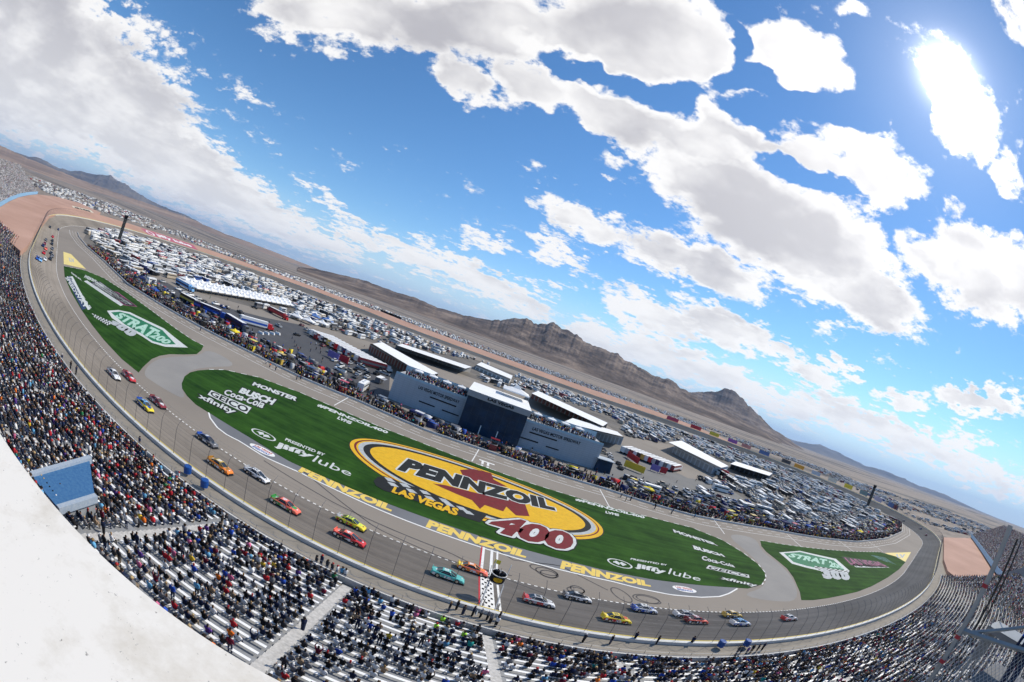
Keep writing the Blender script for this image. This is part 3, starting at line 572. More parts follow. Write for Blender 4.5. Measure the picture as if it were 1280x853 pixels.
def banner_on(parent, quad, txt, c1, c2, c3, mats):
    m_ = MB(); g = GL(quad); flat(m_, g, .058, c1); c_ = np.mean(g, 0)
    text_on(m_, txt, [tuple(c_+(np.array(p)-c_)*np.array([.94, .8])) for p in g], .064, c2, .03); up_mesh(m_.build('painted_banner', mats, parent, fix=False))
BM_ = [TURFB, TURFW, PINKP, PALEG, mat('navy_turf_paint', (.02, .04, .10), .8, .2)]
banner_on(lawnL, [(112, 353), (125, 352), (170, 383), (158, 382)], 'LAS VEGAS', 0, 1, 0, BM_); banner_on(lawnL, [(128, 360), (148, 366), (172, 384), (155, 382)], 'RACING', 2, 0, 0, BM_)
banner_on(lawnL, [(105, 352), (109, 351), (155, 381), (151, 383)], 'WELCOME TO LAS VEGAS', 1, 1, 0, BM_)
banner_on(lawnL, [(88, 345), (108, 386), (103, 388), (83, 347)], 'SPEEDWAY', 4, 1, 0, BM_); banner_on(lawnL, [(91, 346), (113, 387), (110, 388), (88, 346)], 'LAS VEGAS', 1, 1, 0, BM_)
m_ = MB(); text_on(m_, 'NASCAR', GL([(89, 340), (101, 349), (103, 352), (90, 343)]), .06, 0, .04); text_on(m_, 'WEEKEND', GL([(107, 344), (121, 351), (123, 355), (104, 347)]), .06, 0, .04); up_mesh(m_.build('painted_lettering', [TURFW], lawnL, fix=False))
banner_on(lawnR, [(1052, 696), (1098, 702), (1112, 709.5), (1064, 707.5)], 'LAS VEGAS', 0, 2, 0, BM_); banner_on(lawnR, [(1064, 705), (1100, 707), (1112, 710), (1070, 709.5)], 'RACING', 1, 0, 0, BM_)
m_ = MB(); text_on(m_, 'SPEEDWAY', GL([(1088, 694), (1106, 697), (1122, 707), (1100, 700)]), .06, 0, .02); up_mesh(m_.build('painted_lettering', [mat('teal_turf_paint', (.06, .17, .17), .8, .1)], lawnR, fix=False))
# yellow corner patches
mb = MB(); y1_ = [(79.5, 315), (89, 318), (107.6, 336.5), (80, 330.5)]; y2_ = [(1106, 691.5), (1139, 690.5), (1132, 702.5)]
flat(mb, GL(y1_), .016); flat(mb, GL(y2_), .016)
text_on(mb, 'LV', GL([(86, 322), (92, 324), (95, 329), (87, 327)]), .022, 1, .06); text_on(mb, 'LV', GL([(1120, 693), (1132, 693), (1131, 698), (1122, 698)]), .022, 1, .06)
up_mesh(mb.build('corner_paint', [mat('pale_yellow_paint', (.72, .58, .22), .8, .08), GREYP], pavement, fix=False))
# ---- wall around the track
WALLW = mat('track_wall_white', (.66, .66, .64), .65, 0, .7, col2=(.50, .50, .48), detail=6, contrast=.7)
mb = MB(); Pi0 = ring(0, lambda h: h-.3); Pi1 = ring(0, lambda h: h+1.0); Po1 = ring(-.75, lambda h: h+1.0); Po0 = ring(-.75, lambda h: h*0-.6)
mb.strip(Pi0, Pi1, 0, True); mb.strip(Pi1, Po1, 0, True); mb.strip(Po1, Po0, 0, True)
track_wall = tag(mb.build('track_wall', WALLW), 'white concrete outer wall wrapping the whole race track', 'wall', None, 'thing')
mb = MB(); a = ring(.03, lambda h: h+.74); b = ring(.03, lambda h: h+1.03); c = ring(-.14, lambda h: h+1.03)
mb.strip(a, b, 0, True); mb.strip(b, c, 0, True); mb.build('yellow_stripe', mat('wall_yellow', (.66, .50, .07), .6, .1, .3), track_wall)
# ---- earth banks outside the wall
SOIL = mat('salmon_soil', (.37, .22, .16), .95, 0, .02, col2=(.50, .31, .235), detail=12)
back = [i for i in range(NP_) if OUT[i, 1] > (-70 if OUT[i, 0] > 0 else -425)]
order = sorted(back, key=lambda i: i if i < NP_/2 else i-NP_)
mb = MB()
prof = [(-.8, .55), (-3, .9), (-34, 6.3), (-42, 6.3), (-70, -1.5)]
rows = []
for o_, dz in prof:
    rr = []
    for i in order:
        w = 1 if TAGS[i] == 0 else (.8*max(0.0, min(1, (OUT[i, 1]+420)/50)) if OUT[i, 0] < 0 else max(0, 1+OUT[i, 1]/60)); p = OUT[i]-NRM[i]*o_*(1.0 if TAGS[i] == 0 else .9); rr.append((p[0], p[1], HB[i]+dz*w if dz > -1 else -.8))
    rows.append(rr)
for a, b in zip(rows, rows[1:]): mb.strip(a, b)
bankb = struct(up_mesh(mb.build('earth_bank', SOIL, None, fix=False)), 'salmon coloured earth bank behind the back straight wall')
def field(px, z, name, label, extra=None):
    mb = MB(); P = GL(px, z); mb.prism(P, -1, z); return struct(mb.build(name, SOIL), label)
fieldL = field([(26, 314), (0, 292), (-70, 262), (-60, 225), (0, 252), (18, 246), (45, 243), (70, 246), (100, 254), (126, 266), (112, 270), (84, 266), (62, 271), (48, 285), (36, 305)], 5.6, 'soil_field', 'bright salmon soil field beyond the left turn')
fieldR = field([(1185, 714), (1180, 700), (1180, 672), (1218, 673), (1232, 697), (1247, 720), (1262, 736), (1220, 742)], 4.8, 'soil_field', 'brown soil field beyond the right turn beside the far stand')
# access strip between wall and stand (front)
mb = MB(); ids = idx_range(-460, 470)
A = [tuple(OUT[i]+NRM[i]*.8)+(H_FRONT+.45,) for i in ids]; B = [tuple(OUT[i]+NRM[i]*9)+(H_FRONT+.45,) for i in ids]; C_ = [tuple(OUT[i]+NRM[i]*9)+(-1,) for i in ids]
mb.strip(A, B); mb.strip(B, C_)
service = struct(up_mesh(mb.build('service_lane', mat('lane_dust', (.31, .275, .225), .95, 0, .3, col2=(.23, .205, .17), detail=7), None, fix=False)), 'dusty grey lane between track wall and grandstand')
# ================================================================== grandstands and spectators
CONC = mat('stand_concrete', (.62, .60, .57), .85, 0, 2.4, col2=(.36, .35, .33), detail=9)
TREAD = mat('aluminium_tread', (.27, .275, .28), .6, .2, 1.2, metal=.1)
BENCH = mat('aluminium_bench', (.84, .84, .84), .5, .08, 1.5, metal=.05)
RAILM = mat('galvanised_steel', (.42, .43, .44), .45, .1, 2, metal=.6)
SLB = mat('pale_blue_fascia', (.22, .42, .62), .6, .12, .3)
PAL = {'navy': (.012, .02, .055), 'black': (.012, .012, .014), 'charcoal': (.035, .035, .04), 'grey': (.18, .18, .19), 'white': (.68, .68, .68), 'red': (.42, .02, .03), 'blue': (.02, .07, .38), 'sky blue': (.12, .34, .55), 'maroon': (.13, .012, .03), 'orange': (.75, .17, .02), 'yellow': (.72, .48, .04), 'green': (.03, .22, .08), 'pink': (.6, .15, .28), 'purple': (.09, .04, .22), 'tan': (.32, .22, .14), 'teal': (.02, .28, .25), 'lime': (.42, .85, .06)}
PN = list(PAL); PW = np.array([18, 21, 15, 15, 12, 4, 4.5, 2.6, 2.2, .9, .8, .5, 1.0, .8, 4.0, .4, 0.0]); PW /= PW.sum(); PA = np.array([PAL[k] for k in PN])
HAIRN = ['black cap', 'dark hair', 'brown hair', 'fair hair', 'white cap', 'red cap', 'grey hair', 'straw hat']; HAIRC = np.array([(.012, .012, .015), (.02, .014, .01), (.06, .035, .02), (.25, .16, .07), (.62, .62, .62), (.38, .03, .03), (.22, .22, .22), (.42, .30, .15)]); HW = np.array([22, 26, 20, 8, 12, 5, 4, 3]); HW = HW/HW.sum()
SKINC = np.array([(.42, .24, .16), (.32, .17, .11), (.16, .08, .05), (.48, .30, .21)]); PANTC = np.array([(.02, .03, .07), (.015, .015, .018), (.06, .07, .11), (.22, .17, .12)])
# low figure for the mass: one small closed body, seated, facing +y
def low_fig(stand=False):
    v = []; f = []; s = []
    def ring4(cx_, cy_, z, a, b): i = len(v); v.extend([(cx_-a, cy_-b, z), (cx_+a, cy_-b, z), (cx_+a, cy_+b, z), (cx_-a, cy_+b, z)]); return i
    def join(i, j, k):
        for q in range(4): f.append((i+q, i+(q+1) % 4, j+(q+1) % 4, j+q)); s.append(k)
    if stand: a = ring4(0, 0, -.45, .13, .10); b = ring4(0, 0, .38, .17, .12); join(a, b, 1); base = .38
    else:
        a = ring4(0, .30, -.42, .16, .06); b = ring4(0, .40, .06, .18, .12); join(a, b, 1); c = ring4(0, .05, .14, .19, .13); join(b, c, 1); b = c; base = .14
    c = ring4(0, -.02, base+.42, .25, .13); join(b, c, 0); d = ring4(0, 0, base+.50, .07, .06); join(c, d, 0)
    e = ring4(0, .02, base+.60, .105, .11); join(d, e, 2); g = ring4(0, -.01, base+.72, .10, .115); join(e, g, 3); f.append((g, g+1, g+2, g+3)); s.append(3)
    return np.array(v), np.array(f), np.array(s)
LV, LF, LS = low_fig(); SV, SF, SS = low_fig(True)
CROWDM = attr_mat('crowd_cloth', 'tone', .85)
def palettes(n, lime=None):
    sh = rng.choice(len(PN), n, p=PW); hr = rng.choice(len(HAIRN), n, p=HW); sk = rng.integers(0, 4, n); pt = rng.choice(4, n, p=[.35, .35, .2, .1])
    if lime is not None: sh = np.where(lime, PN.index('lime'), sh)
    jit = rng.uniform(.75, 1.25, (n, 1))
    return sh, hr, sk, pt, np.stack([PA[sh]*jit, PANTC[pt], SKINC[sk], HAIRC[hr]], 1)
def crowd(name, pos, rot, label, scale=1.0, lime=None, standp=.12):
    n = len(pos); sh, hr, sk, pt, pal = palettes(n, lime); sc_ = rng.uniform(.9, 1.08, n)*scale; st_ = rng.random(n) < standp
    A = scatter(LV, LF, LS, pos[~st_], rot[~st_], sc_[~st_], pal[~st_]); B = scatter(SV, SF, SS, pos[st_], rot[st_], sc_[st_], pal[st_])
    V = np.r_[A[0], B[0]]; F = np.r_[A[1], B[1]+len(A[0])]; C = np.r_[A[2], B[2]]
    o = big_mesh(name, V, F, C, material=CROWDM); o['kind'] = 'stuff'; o['label'] = label; return o
def stand(name, label, P0, Nn, z0, rows, pitch, rise, aisles, aw, fascia, fh, cat='grandstand'):
    """P0 (n,2) front line, Nn outward normals."""
    root = empty(name, (float(P0[len(P0)//2][0]), float(P0[len(P0)//2][1]), 0), 0, label, cat)
    inv = Matrix.Translation(root.location).inverted()
    def fin(mb, nm, m):
        o = mb.build(nm, m, root, fix=False); o.data.transform(inv); return o
    s = np.r_[0, np.cumsum(np.linalg.norm(np.diff(P0, axis=0), axis=1))]
    def at(d, z): return np.c_[P0+Nn*d, np.full(len(P0), z)]
    mb = MB(); mb.strip(at(0, z0-fh), at(0, z0+.0)); zz = z0
    for k in range(rows):
        mb.strip(at(k*pitch, zz), at((k+1)*pitch, zz)); mb.strip(at((k+1)*pitch, zz), at((k+1)*pitch, zz+rise)); zz += rise
    D = rows*pitch; mb.strip(at(D, zz), at(D+3, zz)); mb.strip(at(D+3, zz), at(D+3, -.8))
    for e in (0, -1):
        q = [at(0, -.8)[e], at(0, z0)[e], at(D, zz)[e], at(D+3, zz)[e], at(D+3, -.8)[e]]; mb.add(q, [(0, 1, 2, 3, 4)])
    fin(mb, 'deck', TREAD)
    mb = MB(); mb.strip(at(-.12, z0-fh), at(-.12, z0+.9)); mb.strip(at(-.12, z0+.9), at(.08, z0+.9)); mb.strip(at(.08, z0+.9), at(.08, z0)); fin(mb, 'front_fascia', fascia)
    segs = []
    am = np.array([min(abs(x-a) for a in aisles) if len(aisles) else 1e9 for x in s]) > aw/2
    for k in range(rows):
        mb = MB(); z = z0+k*rise+.43; d0, d1 = k*pitch+pitch*.48, k*pitch+pitch*.48+.27
        A, B, C_, D_ = at(d0, z), at(d1, z), at(d0, z-.06), at(d1, z)
        for i in range(len(s)-1):
            if am[i] and am[i+1]: mb.quad(A[i], A[i+1], B[i+1], B[i]); mb.quad(C_[i], C_[i+1], A[i+1], A[i])
        fin(mb, 'bench_row', BENCH)
    if len(aisles):
        mb = MB()
        for a in aisles:
            for k in range(rows):
                for h in (0, .5):
                    z = z0+k*rise+h*rise+.012; x0, x1 = np.interp(a-aw/2+.05, s, P0[:, 0]), np.interp(a+aw/2-.05, s, P0[:, 0]); y0, y1 = np.interp(a-aw/2+.05, s, P0[:, 1]), np.interp(a+aw/2-.05, s, P0[:, 1])
                    nx, ny = np.interp(a, s, Nn[:, 0]), np.interp(a, s, Nn[:, 1]); da, db = (k+h)*pitch, (k+h+.5)*pitch
                    mb.quad((x0+nx*da, y0+ny*da, z), (x1+nx*da, y1+ny*da, z), (x1+nx*db, y1+ny*db, z), (x0+nx*db, y0+ny*db, z)); mb.quad((x0+nx*da, y0+ny*da, z-rise/2), (x1+nx*da, y1+ny*da, z-rise/2), (x1+nx*da, y1+ny*da, z), (x0+nx*da, y0+ny*da, z))
        o = fin(mb, 'stairs', CONC)
    return root, s
# main stand follows the wall
ids = [i for i in range(NP_) if OUT[i, 1] < -540 and abs(OUT[i, 0]) < 212]; ids.sort(key=lambda i: OUT[i, 0])
P0 = np.array([OUT[i]+NRM[i]*5.0 for i in ids]); P0 = resample(P0, .5)
tt = np.gradient(P0, axis=0); tt /= np.linalg.norm(tt, axis=1)[:, None]; N0 = np.stack([tt[:, 1], -tt[:, 0]], 1)
for _ in range(3): N0 = np.stack([np.convolve(np.pad(N0[:, k], 24, 'edge'), np.ones(49)/49, 'valid') for k in (0, 1)], 1); N0 /= np.linalg.norm(N0, axis=1)[:, None]
S0 = np.r_[0, np.cumsum(np.linalg.norm(np.diff(P0, axis=0), axis=1))]
s_at = lambda x: float(np.interp(x, P0[:, 0], S0))
ROWS, PITCH_, RISE_ = 33, 1.38, .40; Z0 = 3.0
AISX = [-9.6, 7.4]; k_ = 16.6
AIS = sorted([s_at(-9.6)-k_*j for j in range(0, 13)]+[s_at(7.4)+k_*j for j in range(0, 13)]); AIS = [a for a in AIS if 3 < a < S0[-1]-3]
main_stand, _ = stand('grandstand', 'long curved front grandstand with silver benches below the camera', P0, N0, Z0, ROWS, PITCH_, RISE_, AIS, 1.25, mat('fascia_white', (.56, .56, .55), .7, .1, .4), 1.4)
# front walkway (pale concrete strip) and rail
mb = MB(); mb.strip(np.c_[P0+N0*.1, np.full(len(P0), Z0+.03)], np.c_[P0+N0*1.9, np.full(len(P0), Z0+.03)]); o = mb.build('front_walkway', CONC, main_stand, fix=False); o.data.transform(Matrix.Translation(main_stand.location).inverted())
mb = MB(); R0 = np.c_[P0+N0*.02, np.full(len(P0), Z0+1.15)]
mb.tube(R0[::8], .035, 4); mb.tube((R0-np.array([0, 0, .4]))[::8], .02, 4)
for i in range(0, len(R0), 6): mb.tube([R0[i]-np.array([0, 0, 1.1]), R0[i]], .03, 4)
o = mb.build('hand_rail', RAILM, main_stand, fix=False); o.data.transform(Matrix.Translation(main_stand.location).inverted())
# seats
seats = []
for k in range(ROWS):
    step = .60; n_s = int(S0[-1]/step); jit = rng.uniform(-.08, .08, n_s)
    for j in range(n_s):
        s = j*step+jit[j]+.3
        if min(abs(s-a) for a in AIS) < .78: continue
        seats.append((s, k))
seats = np.array(seats); ss, kk = seats[:, 0], seats[:, 1].astype(int)
px_ = np.interp(ss, S0, P0[:, 0]); py_ = np.interp(ss, S0, P0[:, 1]); nx_ = np.interp(ss, S0, N0[:, 0]); ny_ = np.interp(ss, S0, N0[:, 1]); dd = kk*PITCH_+PITCH_*.48+.18
pos = np.stack([px_+nx_*dd, py_+ny_*dd, Z0+kk*RISE_+.44], 1); rot = np.arctan2(ny_, nx_)+math.pi/2
clump = np.array([mnoise.noise(Vector((a*.22, b*.35, 0))) for a, b in zip(ss, kk)])
occ = np.interp(px_, [-200, -60, -30, -12, 5, 60, 200], [.97, .93, .84, .60, .56, .66, .68])
keep = rng.random(len(ss)) < np.clip(occ+clump*.55, .12, .98)
pos, rot, ss, kk = pos[keep], rot[keep], ss[keep], kk[keep]
# people also stand in the stairs now and then
dist = np.linalg.norm(pos-CAM, axis=1); dy, dz = pos[:, 1]-CAM[1], pos[:, 2]+.6-CAM[2]
vis = (.8*dy+.6*dz > .02*dist)
near = np.argsort(dist); vis_ids = [i for i in near if vis[i] and inframe(pos[i], -2)][:300]; vset = set(vis_ids); mask = np.ones(len(pos), bool); mask[list(vset)] = False
pj = np.array([proj(p) for p in pos[mask]]) ; lime = (pj[:, 0] > 536) & (pj[:, 0] < 602) & (pj[:, 1] > 764) & (pj[:, 1] < 797) & (rng.random(mask.sum()) < .45)
crowd('crowd', pos[mask], rot[mask], 'packed spectators filling the benches of the front grandstand', 1.15, lime)
# --- individual spectators (nearest rows)
def skin_person(pose):
    V = []; E = []; Rr = []
    def a(p, r, par=None):
        V.append(p); Rr.append(r)
        if par is not None: E.append((par, len(V)-1))
        return len(V)-1
    sit = pose != 'stand'; pz = .12 if sit else .45
    pel = a((0, 0, pz), .15); bel = a((0, -.01, pz+.2), .145, pel); ch = a((0, -.02, pz+.38), .16, bel); nk = a((0, 0, pz+.52), .065, ch); h1 = a((0, .03, pz+.60), .085, nk); h2 = a((0, .02, pz+.70), .10, h1); a((0, 0, pz+.79), .07, h2)
    for s in (-1, 1):
        hp = a((.10*s, .03, pz-.01), .10, pel)
        if sit: kn = a((.13*s, .42, pz+.02), .075, hp); an = a((.13*s, .40, -.33), .05, kn); a((.14*s, .54, -.38), .045, an)
        else: kn = a((.11*s, .02, 0.0), .075, hp); an = a((.11*s, 0, -.37), .05, kn); a((.12*s, .14, -.40), .045, an)
        sh = a((.20*s, -.01, pz+.44), .075, ch)
        if pose == 'cheer': el = a((.30*s, .10, pz+.62), .05, sh); ha = a((.20*s, .14, pz+.86), .035, el); a((.19*s, .15, pz+.95), .04, ha)
        elif sit: el = a((.27*s, .06, pz+.20), .05, sh); ha = a((.14*s, .28, pz+.14), .035, el); a((.08*s, .34, pz+.15), .04, ha)
        else: el = a((.27*s, -.02, pz+.20), .05, sh); ha = a((.24*s, .10, pz-.02), .035, el); a((.23*s, .13, pz-.10), .04, ha)
    me = bpy.data.meshes.new('person'); me.from_pydata(V, E, []); o = bpy.data.objects.new('person', me); COL.objects.link(o)
    m = o.modifiers.new('s', 'SKIN'); 
    if not me.skin_vertices: me.skin_vertices.new()
    for i, sv in enumerate(me.skin_vertices[0].data): sv.radius = (Rr[i], Rr[i]*(.72 if i in (0, 1, 2) else 1)); sv.use_root = (i == 0)
    m2 = o.modifiers.new('b', 'SUBSURF'); m2.levels = 1; m2.render_levels = 1
    bpy.context.view_layer.update(); nm = bpy.data.meshes.new_from_object(o.evaluated_get(bpy.context.evaluated_depsgraph_get())); bpy.data.objects.remove(o)
    idx = []
    for p in nm.polygons:
        c = p.center; r = .0
        if c.z > pz+.53 and abs(c.x) < .13: idx.append(3 if (c.z > pz+.68 or c.y < -.01) else 2)
        elif (pose == 'cheer' and c.z > pz+.80): idx.append(2)
        elif sit and c.y > .25 and c.z > pz+.09 and pose != 'cheer' and abs(c.x) < .17 and c.y < .40 and c.z > pz+.115: idx.append(2)
        elif c.z < pz+.06 or (sit and c.y > .2 and c.z < pz+.11): idx.append(1)
        else: idx.append(0)
    for k in range(4): nm.materials.append(None)
    nm.polygons.foreach_set('material_index', idx); nm.polygons.foreach_set('use_smooth', [True]*len(idx)); nm.update(); return nm
PM = {k: skin_person(k) for k in ('sit', 'cheer', 'stand')}
cm_ = {}
def cmat(nm, c):
    if nm not in cm_: cm_[nm] = mat('cloth_'+nm.replace(' ', '_'), tuple(c), .85, .2, 5, spec=.15)
    return cm_[nm]
_ON = ['', 'one', 'two', 'three', 'four', 'five', 'six', 'seven', 'eight', 'nine', 'ten', 'eleven', 'twelve', 'thirteen', 'fourteen', 'fifteen', 'sixteen', 'seventeen', 'eighteen', 'nineteen']
_TN = ['', '', 'twenty', 'thirty', 'forty', 'fifty', 'sixty', 'seventy', 'eighty', 'ninety']
def word(n):
    n = int(n)
    if n < 20: return _ON[n]
    if n < 100: return _TN[n//10]+('-'+_ON[n % 10] if n % 10 else '')
    return 'hundred-'+word(n-100) if n > 100 else 'hundred'
ORD = ['first', 'second', 'third', 'fourth', 'fifth', 'sixth', 'seventh', 'eighth', 'ninth', 'tenth']
def person(p, rz, pose, sh, hr, sk, pt, label, group):
    o = link('person', PM[pose], None, p, rz); o.scale = (1.15, 1.15, 1.15)
    for k, m_ in enumerate((cmat(PN[sh], PA[sh]), cmat('trousers%s' % 'abcd'[pt], PANTC[pt]), cmat('skin%s' % 'abcd'[sk], SKINC[sk]), cmat(HAIRN[hr], HAIRC[hr]))):
        o.material_slots[k].link = 'OBJECT'; o.material_slots[k].material = m_
    tag(o, label, 'person', group); return o
sh, hr, sk, pt, _p = palettes(len(vis_ids))
stair_names = {}
for n_i, i in enumerate(vis_ids):
    a = min(AIS, key=lambda q: abs(q-ss[i])); side = 'left' if ss[i] < a else 'right'; xa_ = float(np.interp(a, S0, P0[:, 0]))
    snm = 'wide stairs' if abs(xa_+9.6) < 1 else ('start line stairs' if abs(xa_-7.4) < 1 else ('booth stairs' if xa_ < -9.6 else 'right hand stairs'))
    seat_n = int(abs(ss[i]-a-0)/.6)-1; pose = 'cheer' if rng.random() < .05 else ('stand' if rng.random() < .07 else 'sit'); verb = {'sit': 'seated', 'cheer': 'with raised arms', 'stand': 'standing'}[pose]
    lab = 'person in %s top and %s %s, row %s, seat %s %s of the %s' % (PN[sh[n_i]], HAIRN[hr[n_i]], verb, word(kk[i]+1), word(max(1, seat_n)), side, snm)
    lab = ' '.join(lab.split()[:18])
    if len(lab.split()) > 16: lab = lab.replace('person in', 'fan in').replace(' of the ', ' of ').replace(' top and ', ' top, ')
    person(tuple(pos[i]), float(rot[i]), pose, sh[n_i], hr[n_i], sk[n_i], pt[n_i], lab, 'spectators on the nearest benches')
# walkway / lane people as mass
wp = []; 
for a, b in [(394, 708), (401, 706), (408, 712), (414, 716), (420, 719), (426, 722), (430, 724), (560, 765), (570, 762), (578, 768), (590, 770), (600, 772), (608, 775), (612, 779), (619, 783), (622, 776), (728, 803), (762, 805), (792, 801), (820, 805), (863, 806), (920, 818), (925, 817), (932, 818), (938, 816), (945, 815), (952, 813), (174, 558), (223, 602), (77, 452), (88, 462), (95, 468)]:
    z = 3.1; x, y = G(a, b, z); wp.append((x, y, z+.45))
for a in AIS:
    for k in range(ROWS):
        if rng.random() < (.55 if np.interp(a, S0, P0[:, 0]) < -34 else .06): x = np.interp(a, S0, P0[:, 0])+rng.uniform(-.6, .6); y = np.interp(a, S0, P0[:, 1]); wp.append((x+np.interp(a, S0, N0[:, 0])*(k+.3)*PITCH_, y+np.interp(a, S0, N0[:, 1])*(k+.3)*PITCH_, Z0+k*RISE_+.46))
wp = np.array(wp); crowd('crowd', wp, rng.uniform(0, 6.28, len(wp)), 'people standing on the stairs and along the front walkway', 1.05, None, 1.0)
# --- far stands
def far_stand(pts, z0, name_label, rows, pitch, rise, side, lab2, dens_=.9, bright=0.0):
    global PW, HW
    pw0, hw0 = PW.copy(), HW.copy(); PW = PW*(1-bright); PW[PN.index('white')] += bright*.6; PW[PN.index('grey')] += bright*.4; PW /= PW.sum(); HW = HW*(1-bright); HW[4] += bright*.7; HW[0] += bright*.3; HW /= HW.sum()
    Pf = resample(np.array(pts), 6.0); t_ = np.gradient(Pf, axis=0); t_ /= np.linalg.norm(t_, axis=1)[:, None]; Nf = np.stack([t_[:, 1], -t_[:, 0]], 1)*side
    root, s = stand('grandstand', name_label, Pf, Nf, z0, rows, pitch, rise, [], 0, SLB, 2.6)
    pp = []; rr = []
    for k in range(rows):
        n_s = int(s[-1]/.62); u = np.arange(n_s)*.62+rng.uniform(-.1, .1, n_s); m = rng.random(n_s) < dens_; u = u[m]
        x = np.interp(u, s, Pf[:, 0]); y = np.interp(u, s, Pf[:, 1]); nx, ny = np.interp(u, s, Nf[:, 0]), np.interp(u, s, Nf[:, 1]); d = k*pitch+pitch*.6
        pp.append(np.stack([x+nx*d, y+ny*d, np.full(len(u), z0+k*rise+.44)], 1)); rr.append(np.arctan2(ny, nx)+math.pi/2)
    pp = np.concatenate(pp); rr = np.concatenate(rr); crowd('crowd', pp, rr, lab2, 1.05); PW, HW = pw0, hw0; return root
RF = [G(1214, 671, 6.5), G(1218, 676, 6.5), G(1228, 690, 6.5), G(1240, 708, 6.5), G(1251, 722, 6.5)]
far_stand(RF, 8.5, 'distant right hand grandstand above a pale blue fascia', 44, 1.0, .50, -1, 'dense dark crowd on the far right grandstand', .74, .25)
LF_ = [G(-30, 272, 6.5), G(-12, 264, 6.5), G(0, 258, 6.5), G(12, 251, 6.5), G(24, 246, 6.5), G(36, 243.5, 6.5), G(47, 242.5, 6.5)]
far_stand(LF_, 8.5, 'distant left hand grandstand above a pale blue fascia', 46, 1.0, .52, -1, 'bright speckled crowd on the far left grandstand', .40, .6)
# --- catch fence on the wall
cf = empty('catch_fence', (0, -598, 3.5), 0, 'tall catch fence of curved posts and cables on the front wall', 'fence')
ci = Matrix.Translation(cf.location).inverted()
fi = idx_range(-440, 455); FP = np.array([np.r_[OUT[i]+NRM[i]*.35, HB[i]+1.0] for i in fi]); FN = np.array([NRM[i] for i in fi])
fs = np.r_[0, np.cumsum(np.linalg.norm(np.diff(FP[:, :2], axis=0), axis=1))]
prof = [(0, 0), (0, 2.2), (0, 3.9), (-.25, 4.7), (-.9, 5.35), (-1.7, 5.7)]
POST = mat('fence_post_steel', (.10, .10, .11), .5, .1, 2, metal=.4); CABLE = mat('cable_steel', (.16, .16, .165), .5, 0, metal=.4)
def fpt(s_, o_, z_): p = [np.interp(s_, fs, FP[:, k]) for k in range(3)]; n = [np.interp(s_, fs, FN[:, k]) for k in range(2)]; return (p[0]+n[0]*o_, p[1]+n[1]*o_, p[2]+z_)
sp = np.arange(2, fs[-1], 3.7); dcam = [np.linalg.norm(np.array(fpt(a, 0, 0))-CAM) for a in sp]; nearp = set(np.argsort(dcam)[:100].tolist())
rest = MB()
for q, a in enumerate(sp):
    mb = MB() if q in nearp else rest
    mb.tube([fpt(a, o_, z_) for o_, z_ in prof],   .034 if q in nearp else .05, 4)
    if q in nearp:
        o = mb.build('post', POST, cf, fix=False); o.data.transform(ci)
o = rest.build('post', POST, cf, fix=False); o.data.transform(ci); o['kind'] = 'stuff'
cs = np.arange(0, fs[-1], 3.0)
for o_, z_ in [(0, .5), (0, 1.1), (0, 1.7), (0, 2.3), (0, 2.9), (0, 3.5), (-.1, 4.2), (-.55, 5.05), (-1.2, 5.5), (-1.7, 5.7)]:
    mb = MB(); mb.tube([fpt(a, o_, z_) for a in cs], .011, 3, cap=False); o = mb.build('cable', CABLE, cf, fix=False); o.data.transform(ci)
# lower pedestrian fence at the back of the lane
pf = empty('lane_fence', (0, -601, 2.2), 0, 'low wire fence between the service lane and the front seats', 'fence'); pi_ = Matrix.Translation(pf.location).inverted()
mb = MB(); Q = np.c_[P0-N0*.9, np.full(len(P0), H_FRONT-.3)]
for z_ in (.9, 1.7): mb.tube((Q+np.array([0, 0, z_]))[::10], .02, 3, cap=False)
o = mb.build('rail', RAILM, pf, fix=False); o.data.transform(pi_); mb = MB()
for i in range(0, len(Q), 8): mb.tube([Q[i], Q[i]+np.array([0, 0, 1.8])], .028, 4)
o = mb.build('posts', POST, pf, fix=False); o.name = 'post'; o['kind'] = 'stuff'; o.data.transform(pi_)
# blue barrels / fence boxes on the wall
for n_i, (a, b, t) in enumerate([(235, 586, 'left of the pair below the brown car'), (256, 603, 'right of the pair below the brown car'), (903, 804, 'left of the pair below the blue white car'), (935, 803, 'right of the pair below the blue white car')]):
    x, y = G(a, b, 4.2); mb = MB(); mb.tube([(0, 0, -.6), (0, 0, -.55), (0, 0, .5), (0, 0, .55)], [.5, .62, .62, .5], 14); mb.tube([(0, 0, -.05), (0, 0, .05)], .66, 14)
    o = mb.build('barrel', mat('barrel_blue', (.01, .07, .28), .4, .1, 2)); o.location = (x, y, 4.1); tag(o, 'round blue barrel on the wall, '+t, 'barrel', 'blue barrels on the wall')
# --- flag stand
fx, fy = G(625, 716, 6.5)
fstd = empty('flag_stand', (fx, fy, 0), 0, 'round flagman platform hung over the track by the finish line', 'flag stand')
def drum(z0, z1, r, n=24, open_=True):
    mb = MB(); a = [(r*math.cos(2*math.pi*k/n), r*math.sin(2*math.pi*k/n), z0) for k in range(n)]; b = [(p[0], p[1], z1) for p in a]; c = [(p[0]*.94, p[1]*.94, z1) for p in a]; d = [(p[0], p[1], z0) for p in c]
    mb.strip(a, b, 0, True); mb.strip(b, c, 0, True); mb.strip(c, d, 0, True); return mb
mb = drum(5.2, 6.3, 1.05); mb.build('drum_panel', BLACKP, fstd)
mb = drum(6.3, 6.42, 1.10); mb.build('rim', WHITE, fstd); mb = drum(5.08, 5.2, 1.10); mb.add([(1.08*math.cos(2*math.pi*k/24), 1.08*math.sin(2*math.pi*k/24), 5.12) for k in range(24)], [tuple(range(24))]); mb.build('floor', RAILM, fstd)
mb = MB()
